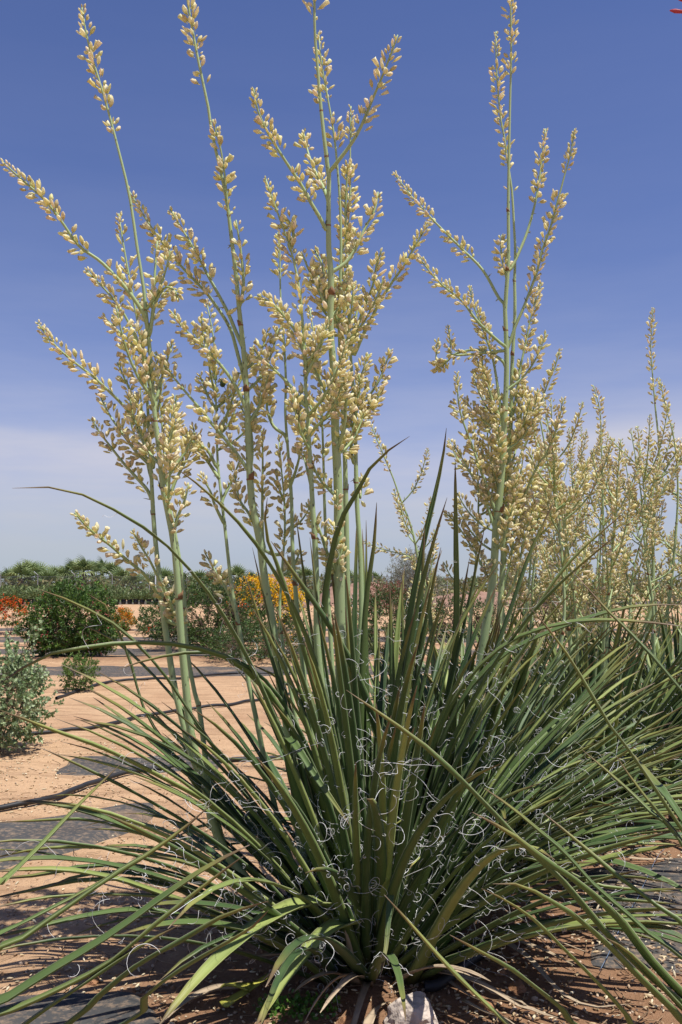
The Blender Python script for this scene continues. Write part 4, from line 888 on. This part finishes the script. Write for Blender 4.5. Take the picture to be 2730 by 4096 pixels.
shrub('rounded_shrub', 'distant olive shrub behind the hesperaloe row', gb(2300, 2500), 1.6, 1.5, 800, 8, .08, .03, GD, stems=7, jag=.35, zc=.42)

# ------------------------------------------------------------------ hoses
def hose(pts, r, label, lift=0.0):
    v = [G(*p) for p in pts]; c = resample([(q.x, q.y, 0) for q in v], 90)
    for i, q in enumerate(c): q[2] = gz(q[0], q[1]) + r * .9 + .004 + lift * max(0, mnoise.noise(Vector((q[0] * 1.1, 3.0, 1.0))))
    mb = MB(); tube(mb, c, r, 8); o = link('irrigation_hose', mb.mesh('irrigation_hose'), M['hose']); tag(o, label, 'hose', None); return o
hose([(226, 2800), (290, 2777), (370, 2755), (450, 2742), (560, 2738), (680, 2728), (900, 2700), (1200, 2690)], .014, 'black hose with an open end beside the small bright bush', .02)
hose([(-60, 2952), (250, 2935), (420, 2915), (550, 2880), (700, 2850), (900, 2830), (1200, 2780), (1500, 2760)], .013, 'black hose crossing the bare sand beyond the grey green shrub', .015)
hose([(-80, 3250), (80, 3232), (200, 3205), (300, 3170), (400, 3130), (520, 3100), (700, 3070), (900, 3050), (1200, 3040)], .0135, 'thick black hose curving over the sand beside the creased cloth', .012)
hose([(-300, 2640), (0, 2632), (300, 2640), (600, 2632), (1000, 2640), (1500, 2620)], .010, 'thin black hose behind the ground cloth by the rounded shrub')
hose([(-300, 2590), (300, 2592), (600, 2588), (1200, 2592)], .010, 'thin black hose along the earth ridge behind the rounded shrub')
hose([(1700, 3960), (1740, 3958), (1770, 3945), (1810, 3925), (1860, 3890), (1950, 3840), (2150, 3760), (2400, 3700)], .015, 'black hose running past the foot of the large plant beside the stone')

# ------------------------------------------------------------------ stone, dead leaves, weeds, litter
def rock(name, label, p, sx, sy, sz, seed, m='stone', cat='stone', group=None):
    import bmesh
    bm = bmesh.new(); bmesh.ops.create_icosphere(bm, subdivisions=4, radius=1)
    for v in bm.verts:
        q = v.co.normalized(); f = 1 + .34 * mnoise.noise(q * 1.7 + Vector((seed, 0, 0))) + .12 * mnoise.noise(q * 3.2 + Vector((0, seed, 0))) + .05 * mnoise.noise(q * 8 + Vector((0, 0, seed)))
        
        for pl_ in (Vector((.6, -.6, .5)), Vector((-.7, -.5, .4)), Vector((.1, -.2, 1)), Vector((-.2, -1, .1)), Vector((.9, .1, .3)), Vector((-.5, .6, .6))):
            k_ = q.dot(pl_.normalized()) * f
            if k_ > .82: f *= .82 / k_ * (1 + .03 * mnoise.noise(q * 9))
        v.co = Vector((q.x * sx * f, q.y * sy * f, q.z * sz * f)) * 1.15
    me = bpy.data.meshes.new(name); bm.to_mesh(me); bm.free()
    o = link(name, me, M[m]); o.location = (p[0], p[1], gz(p[0], p[1]) + sz * .45); tag(o, label, cat, group); return o
sp_ = G(1650, 4085); rock('stone', 'pale angular stone lying at the foot of the large plant', (sp_.x, sp_.y), .058, .048, .044, 6.1)
for i, (x, y, s_) in enumerate([(370, 3935, .018), (1390, 4090, .018), (2070, 3950, .022), (2000, 3900, .016), (1950, 4020, .02), (520, 3985, .016)]):
    p = G(x, y); rock('soil_clod', 'lump of reddish brown earth lying on the soil by the large plant', (p.x, p.y), s_, s_, s_ * .6, 10 + i, 'clod' if 'clod' in M else M.setdefault('clod', plain('earth_clod', (.30, .155, .08), .95, .1, 25, .4, .9)) and 'clod', 'clod', 'lumps of earth by the large plant')
def dead_leaf(pts, W, label, col=None, lift=.01, name='fallen_leaf'):
    c = []
    for x, y in pts: q = G(x, y); c.append((q.x, q.y, gz(q.x, q.y) + lift + random.uniform(0, .008)))
    me, _, _ = leaf_mesh(c, W, side_for(c), random.uniform(-.6, .6), .5); o = link(name, me, M['dry'] if col is None else M[col]); tag(o, label, 'fallen leaf'); return o
M['yellow'] = plain('yellowed_leaf', (.42, .40, .07), .6, .3, 30, .3)
dead_leaf([(975, 3958), (870, 3968), (780, 4010), (720, 4060), (640, 4130)], .028, 'bleached dead leaf lying on shaded soil beside the yellow stub')
dead_leaf([(1000, 3975), (950, 3970), (905, 3968), (880, 3972)], .034, 'short yellow cut leaf stub beside the bleached dead leaf', 'yellow', .016, 'leaf_stub')
dead_leaf([(1960, 3788), (2100, 3860), (2250, 3990), (2380, 4040), (2470, 4045), (2540, 4040)], .017, 'long grey dead leaf curving across the petal strewn soil', None, .012)
dead_leaf([(1470, 4110), (1510, 4055), (1545, 4025), (1562, 4020)], .020, 'split dry stem piece lying left of the pale stone')
dead_leaf([(1850, 4010), (1950, 4060), (2020, 4096), (2100, 4150)], .010, 'thin dry twig on the soil right of the pale stone')
dead_leaf([(900, 4040), (1000, 3975), (1100, 3920), (1180, 3870)], .022, 'yellow green fallen leaf under the shaded side of the large plant', 'yellow', .012)
for i, pts in enumerate([[(1980, 3790), (2150, 3830), (2300, 3900)], [(2050, 3780), (2200, 3800), (2380, 3850)], [(2100, 3740), (2260, 3745), (2420, 3790)], [(1780, 3935), (1900, 4000), (2000, 4030)], [(2420, 3450), (2560, 3480), (2700, 3470)]]):
    o = dead_leaf(pts, .010, 'thin dry leaf strip lying on the petal strewn soil', None, .012); o['group'] = 'thin dry leaf strips on the soil'
def upright_dead(pts, Y, W, label):
    c = [P(x, y, Y + .03 * i) for i, (x, y) in enumerate(pts)]
    q = c[-1]; c.append(Vector((q.x, q.y + .02, gz(q.x, q.y) - .01)))
    me, _, _ = leaf_mesh(c[::-1], W, side_for([c[-1], c[0]]), .4, .5); tag(link('dead_leaf_stub', me, M['dry']), label, 'dead leaf')
upright_dead([(1380, 3720), (1395, 3790), (1405, 3850), (1440, 3930)], mc.y - .24, .026, 'upright brown dead leaf stub at the foot of the large plant')

weed = empty('ground_weed', (0, 0, 0)); q = G(1190, 4050); weed.location = (q.x, q.y, gz(q.x, q.y)); tag(weed, 'tiny bright green weed in the shade under the large plant', 'weed')
fo = MB()
for i in range(260):
    a = random.uniform(0, 6.28); r = random.random() ** .6 * .11; leaf_quads(fo, np.array([math.sin(a) * r, math.cos(a) * r * .6, random.uniform(.002, .03)]), rng.normal(0, 1, 3) + np.array([0, 0, .8]), .014, .011, (.10, .22, .03))
tag(link('foliage', fo.mesh('foliage', False), M['foliage'], weed), kind='stuff')

lit = MB(); v_, t_ = lathe([(-.5, .03), (-.2, .22), (.2, .24), (.5, .04)], 5); LC = [(.60, .48, .30), (.52, .38, .22), (.66, .56, .38), (.38, .25, .14), (.56, .40, .26)]
def scatter(n, x0, x1, y0, y1, smin, smax):
    for _ in range(n):
        px_, py_ = random.uniform(x0, x1), y0 + (y1 - y0) * random.random(); q = G(px_, py_)
        if mnoise.noise(Vector((q.x * 4, q.y * 4, 0))) + random.uniform(-.5, .6) < -.05: continue
        sz = random.uniform(smin, smax); d = rng.normal(0, 1, 3); d[2] *= .2; Rm = basis(d); vv = v_ * np.array([sz, sz, sz * random.uniform(.9, 1.7)])
        lit.add(vv @ Rm.T + np.array([q.x, q.y, gz(q.x, q.y) + .004 + (.022 if (2330 < px_ and 3450 < py_ < 3950) else 0)]), t_, np.array(random.choice(LC)) * random.uniform(.7, 1.1))
scatter(2600, 1650, 2900, 3400, 4250, .007, .017); scatter(1300, -150, 1700, 3880, 4250, .005, .014); scatter(2200, -150, 1500, 2960, 3900, .006, .016); scatter(900, -150, 520, 2960, 3250, .008, .020)
for _ in range(800):      # fine twigs among them
    q = G(random.uniform(-150, 2850), random.choice((random.uniform(3000, 3500), random.uniform(3650, 4250)))); a = random.uniform(0, 6.28); l = random.uniform(.03, .11); d = np.array([math.cos(a), math.sin(a), random.uniform(-.02, .08)]) * l
    p = np.array([q.x, q.y, gz(q.x, q.y) + .006]); tube(lit, [p, p + d * .5 + rng.normal(0, .004, 3) * np.array([1, 1, .2]), p + d], .0014, 3, np.array((.26, .17, .10)) * random.uniform(.6, 1.6), False)
tag(link('dry_litter', lit.mesh('dry_litter'), M['tint']), 'fallen petals, husks and fine twigs strewn over the soil', 'litter', kind='stuff')
peb = MB(); v_, t_ = lathe([(-.5, .15), (-.3, .42), (.1, .5), (.42, .3), (.5, .05)], 6)
for _ in range(2200):
    q = G(random.uniform(-200, 2900), 2700 + 1500 * random.random() ** .8); s_ = random.uniform(.004, .012) * (1.6 if random.random() < .08 else 1)
    peb.add((v_ * np.array([s_, s_ * random.uniform(.7, 1.2), s_ * .7])) @ basis(rng.normal(0, 1, 3)).T + np.array([q.x, q.y, gz(q.x, q.y) + s_ * .15]), t_, np.array(random.choice([(.42, .27, .16), (.34, .2, .11), (.55, .42, .3), (.28, .17, .1)])) * random.uniform(.8, 1.1))
tag(link('gravel', peb.mesh('gravel'), M['tint']), 'small pebbles and crumbs of earth on the sand', 'gravel', kind='stuff')

# ------------------------------------------------------------------ green beetle on a flower spike
bt = MB(); c = P(893, 1532, MY + .05); Rb = basis(np.array([.25, -.1, 1.0]))
v_, t_ = lathe([(-.5, .05), (-.42, .26), (-.1, .36), (.2, .33), (.32, .28), (.36, .2), (.46, .17), (.5, .03)], 10)
bt.add((v_ * np.array([.026, .020, .026])) @ Rb.T, t_, (.055, .085, .035))
for s_ in (-1, 1):
    for k in (-.25, 0, .25):
        a_ = np.array([s_ * .007, -.002, k * .026]); tube(bt, [Rb @ a_, Rb @ (a_ + np.array([s_ * .006, -.004, k * .02])), Rb @ (a_ + np.array([s_ * .009, .002, k * .03 - .004]))], .0008, 4, (.05, .04, .02))
o = link('green_beetle', bt.mesh('green_beetle'), M['tint']); o.location = c; tag(o, 'green beetle clinging to a flower spike of the large plant', 'beetle')

# ------------------------------------------------------------------ nursery pots, fence, palms, mounds
POT = lathe([(0, .125), (.02, .13), (.27, .165), (.27, .178), (.31, .178), (.31, .160), (.27, .150), (.265, .02)], 12)
pot_me = mesh('pot', POT[0], POT[1]); pot_me.materials.append(M['pot'])
fol = []
for k in range(4):
    fo = MB()
    for i in range(150):
        a = random.uniform(0, 6.28); r = random.random() ** .5 * .26; z = .30 + random.random() * .34; leaf_quads(fo, np.array([math.sin(a) * r, math.cos(a) * r, z]), rng.normal(0, 1, 3) + np.array([0, 0, .8]), .15, .05, np.array(random.choice([(.11, .15, .04), (.15, .18, .06), (.08, .12, .035)])) * random.uniform(.8, 1.2))
    m_ = fo.mesh('foliage', False); m_.materials.append(M['foliage']); fol.append(m_)
for row, Y in enumerate((57.0,)):
    x = -24.0
    while x < 3.5:
        e_ = empty('potted_plant', (x, Y + random.uniform(-.12, .12), gz(x, Y) + .03)); tag(e_, 'green plant in a black nursery pot in the long row before the fence', 'potted plant', 'black nursery pots in a row')
        e_.rotation_euler.z = random.uniform(0, 6)
        for nm, m_ in (('pot', pot_me), ('foliage', random.choice(fol))):
            o = link(nm, m_, None, e_); 
            if nm == 'foliage': o['kind'] = 'stuff'; o.scale = (1, 1, random.uniform(.8, 1.15))
        x += random.uniform(.36, .42)
nur = MB()
for i in range(15000):
    x = random.uniform(-34, 6); y = random.uniform(58.2, 73); hh = .75 + .25 * mnoise.noise(Vector((x * .25, y * .3, 0))) + (.25 if x < -16 else 0)
    leaf_quads(nur, np.array([x, y, gz(x, y) + random.random() ** .5 * hh]), rng.normal(0, 1, 3) + np.array([0, 0, 1]), .30, .10, np.array(random.choice([(.17, .21, .065), (.14, .19, .055), (.21, .23, .09), (.10, .15, .05)])) * random.uniform(.8, 1.2))
tag(link('nursery_plants', nur.mesh('nursery_plants', False), M['foliage']), 'mass of low green nursery plants behind the pots', 'nursery plants', kind='stuff')

fe = empty('chain_link_fence', (-12, 76, 0)); tag(fe, 'grey chain link fence with steel posts before the palms', 'fence')
finv = Matrix.Translation(Vector((12, -76, 0))); FX0, FX1 = -34.0, 9.0
x = FX0
while x <= FX1:
    mb = MB(); tube(mb, [(x, 76, 0), (x, 76, 2.0), (x + .02, 75.98, 2.05), (x - .25, 75.75, 2.35)] if True else [], .032, 6); o = link('post', mb.mesh('post'), M['steel'], fe); o.matrix_parent_inverse = finv; x += 3.05
for x in (-15.2,):
    mb = MB(); tube(mb, [(x, 76, 0), (x, 76, 2.25)], .055, 8); o = link('corner_post', mb.mesh('corner_post'), M['steel'], fe); o.matrix_parent_inverse = finv
    mb = MB(); tube(mb, [(x, 76, 2.0), (x + 2.4, 76, .4)], .03, 6); o = link('brace', mb.mesh('brace'), M['steel'], fe); o.matrix_parent_inverse = finv
mb = MB(); n_ = int((FX1 - FX0) / .085)
for i in range(n_):
    x = FX0 + i * .085
    for s_ in (-1, 1):
        xe = x + s_ * 1.9
        if FX0 <= xe <= FX1: mb.add([(x - .004, 76.03, .03), (x + .004, 76.03, .03), (xe + .004, 76.03, 1.95), (xe - .004, 76.03, 1.95), (x, 76.037, .03), (xe, 76.037, 1.95)], [(0, 1, 2), (0, 2, 3), (1, 4, 5), (1, 5, 2), (4, 0, 3), (4, 3, 5)])
for z in (.05, 1.95): tube(mb, [(FX0, 76.03, z), (FX1, 76.03, z)], .009, 5)
o = link('wire_mesh', mb.mesh('wire_mesh', False), M['wire'], fe); o.matrix_parent_inverse = finv; o['kind'] = 'stuff'

def frond_mesh(col, n=11, spread=2.6, L_=1.1, droop=.3):
    mb = MB(); tube(mb, [(0, 0, 0), (0, .35, .07), (0, .62, .08)], [.022, .018, .014], 4, np.array(col) * .8)
    for i in range(n):
        a = (i / (n - 1) - .5) * spread; d = np.array([math.sin(a), math.cos(a), 0]); s_ = np.array([d[1], -d[0], 0]); l = L_ * (1 - .25 * abs(a / spread)) ; o_ = np.array([0, .6, .08])
        p1 = o_ + d * l * .45 + np.array([0, 0, .02]); p2_ = o_ + d * l * .78 + np.array([0, 0, -droop * .30 * l]); p3 = o_ + d * l + np.array([0, 0, -droop * l]); w_ = .066
        mb.add([o_, p1 - s_ * w_, p1 + np.array([0, 0, -.03]), p1 + s_ * w_, p2_ - s_ * w_ * .5, p2_ + s_ * w_ * .5, p3], [(0, 2, 1), (0, 3, 2), (1, 2, 4), (2, 5, 4), (2, 3, 5), (4, 5, 6)], np.array(col) * random.uniform(.85, 1.15))
    m_ = mb.mesh('frond', False); m_.materials.append(M['foliage']); return m_
FG = [frond_mesh((.20, .26, .09), droop=.35), frond_mesh((.24, .29, .11), droop=.5), frond_mesh((.15, .21, .08), droop=.25)]
FY = [frond_mesh((.46, .38, .10), droop=.7), frond_mesh((.34, .33, .09), droop=.7), frond_mesh((.36, .28, .13), droop=.8)]
PALMS = [(-60, 2300), (40, 2285), (85, 2268), (120, 2252), (155, 2270), (200, 2296), (232, 2272), (262, 2278), (300, 2252), (335, 2244), (372, 2246), (410, 2248), (448, 2258), (490, 2285), (535, 2296), (600, 2300), (660, 2284), (720, 2296), (800, 2292), (860, 2290), (955, 2272), (1010, 2292), (1090, 2300), (1165, 2280), (1225, 2276), (1330, 2284), (1390, 2292), (1450, 2300), (1500, 2292), (1760, 2320), (1900, 2322), (2250, 2318), (2450, 2316)]
for i, (px_, top) in enumerate(PALMS):
    Y = random.uniform(79.5, 92); pt = P(px_, top, Y); x = pt.x; H = pt.z
    pa = empty('fan_palm', (x, Y, 0)); tag(pa, 'bushy young fan palm in the dense row behind the chain link fence', 'palm tree', 'fan palms behind the fence')
    hc = max(.9, H - 1.05); mb = MB(); tube(mb, [(0, 0, -.05), (0, 0, hc * .5), (0, 0, hc)], [.26, .22, .18], 8); link('trunk', mb.mesh('trunk'), M['bark'], pa)
    for j in range(26):
        az = j * 2.4 + random.uniform(-.2, .2); t = j / 25; el_ = R(78 - 150 * t ** 1.15 + random.uniform(-8, 8)); s_ = random.uniform(.8, 1.1) * (1.0 if px_ < 900 else .9)
        o = bpy.data.objects.new('frond', random.choice(FY) if (t > .72 and random.random() < .65) else random.choice(FG)); COL.objects.link(o); o.parent = pa
        o.location = (0, 0, hc - .25 * t - (max(0, t - .55) * 1.5)); o.rotation_euler = (el_, random.uniform(-.3, .3), az); o.scale = (s_,) * 3
und = MB()
for i in range(15000):
    x = random.uniform(-45, 40); y = random.uniform(78, 92); hh = 1.75 + .7 * mnoise.noise(Vector((x * .3, y * .3, 5)))
    leaf_quads(und, np.array([x, y, random.random() * hh]), rng.normal(0, 1, 3) + np.array([0, 0, .6]), .5, .16, np.array(random.choice([(.13, .17, .055), (.19, .20, .075), (.24, .21, .085), (.10, .13, .05)])) * random.uniform(.8, 1.2))
tag(link('undergrowth', und.mesh('undergrowth', False), M['foliage']), 'tangled undergrowth at the foot of the palms', 'undergrowth', kind='stuff')
M['mound'] = plain('bare_earth_mound', (.27, .165, .12), .95, .1, 2.2, .5, 1.0)
def mound(label, px0, px1, py, Y, dy=3.0):
    a = P(px0, py, Y); b = P(px1, py, Y); n = 60; m_ = 14; v = []; cx = (a.x + b.x) / 2; hw = (b.x - a.x) / 2; H = a.z
    for j in range(m_ + 1):
        for i in range(n + 1):
            u = i / n * 2 - 1; k = j / m_ * 2 - 1; h_ = H * max(0, 1 - abs(u) ** 3) * max(0, 1 - k * k) * (1 + .35 * mnoise.noise(Vector((u * hw * .8, k * 2, px0 * .1))) + .15 * mnoise.noise(Vector((u * hw * 3, k * 6, 1))))
            v.append((u * hw, k * dy, h_ - .05))
    me = bpy.data.meshes.new('earth_mound'); w_ = n + 1
    me.from_pydata(v, [], [(j * w_ + i, j * w_ + i + 1, (j + 1) * w_ + i + 1, (j + 1) * w_ + i) for j in range(m_) for i in range(n)])
    me.polygons.foreach_set('use_smooth', np.ones(len(me.polygons), bool)); o = link('earth_mound', me, M['mound']); o.location = (cx, Y, 0); tag(o, kind='structure'); return o
mound('mound', 900, 1240, 2306, 50); mound('mound', 1240, 1640, 2332, 56); mound('mound', 1620, 2300, 2368, 52)
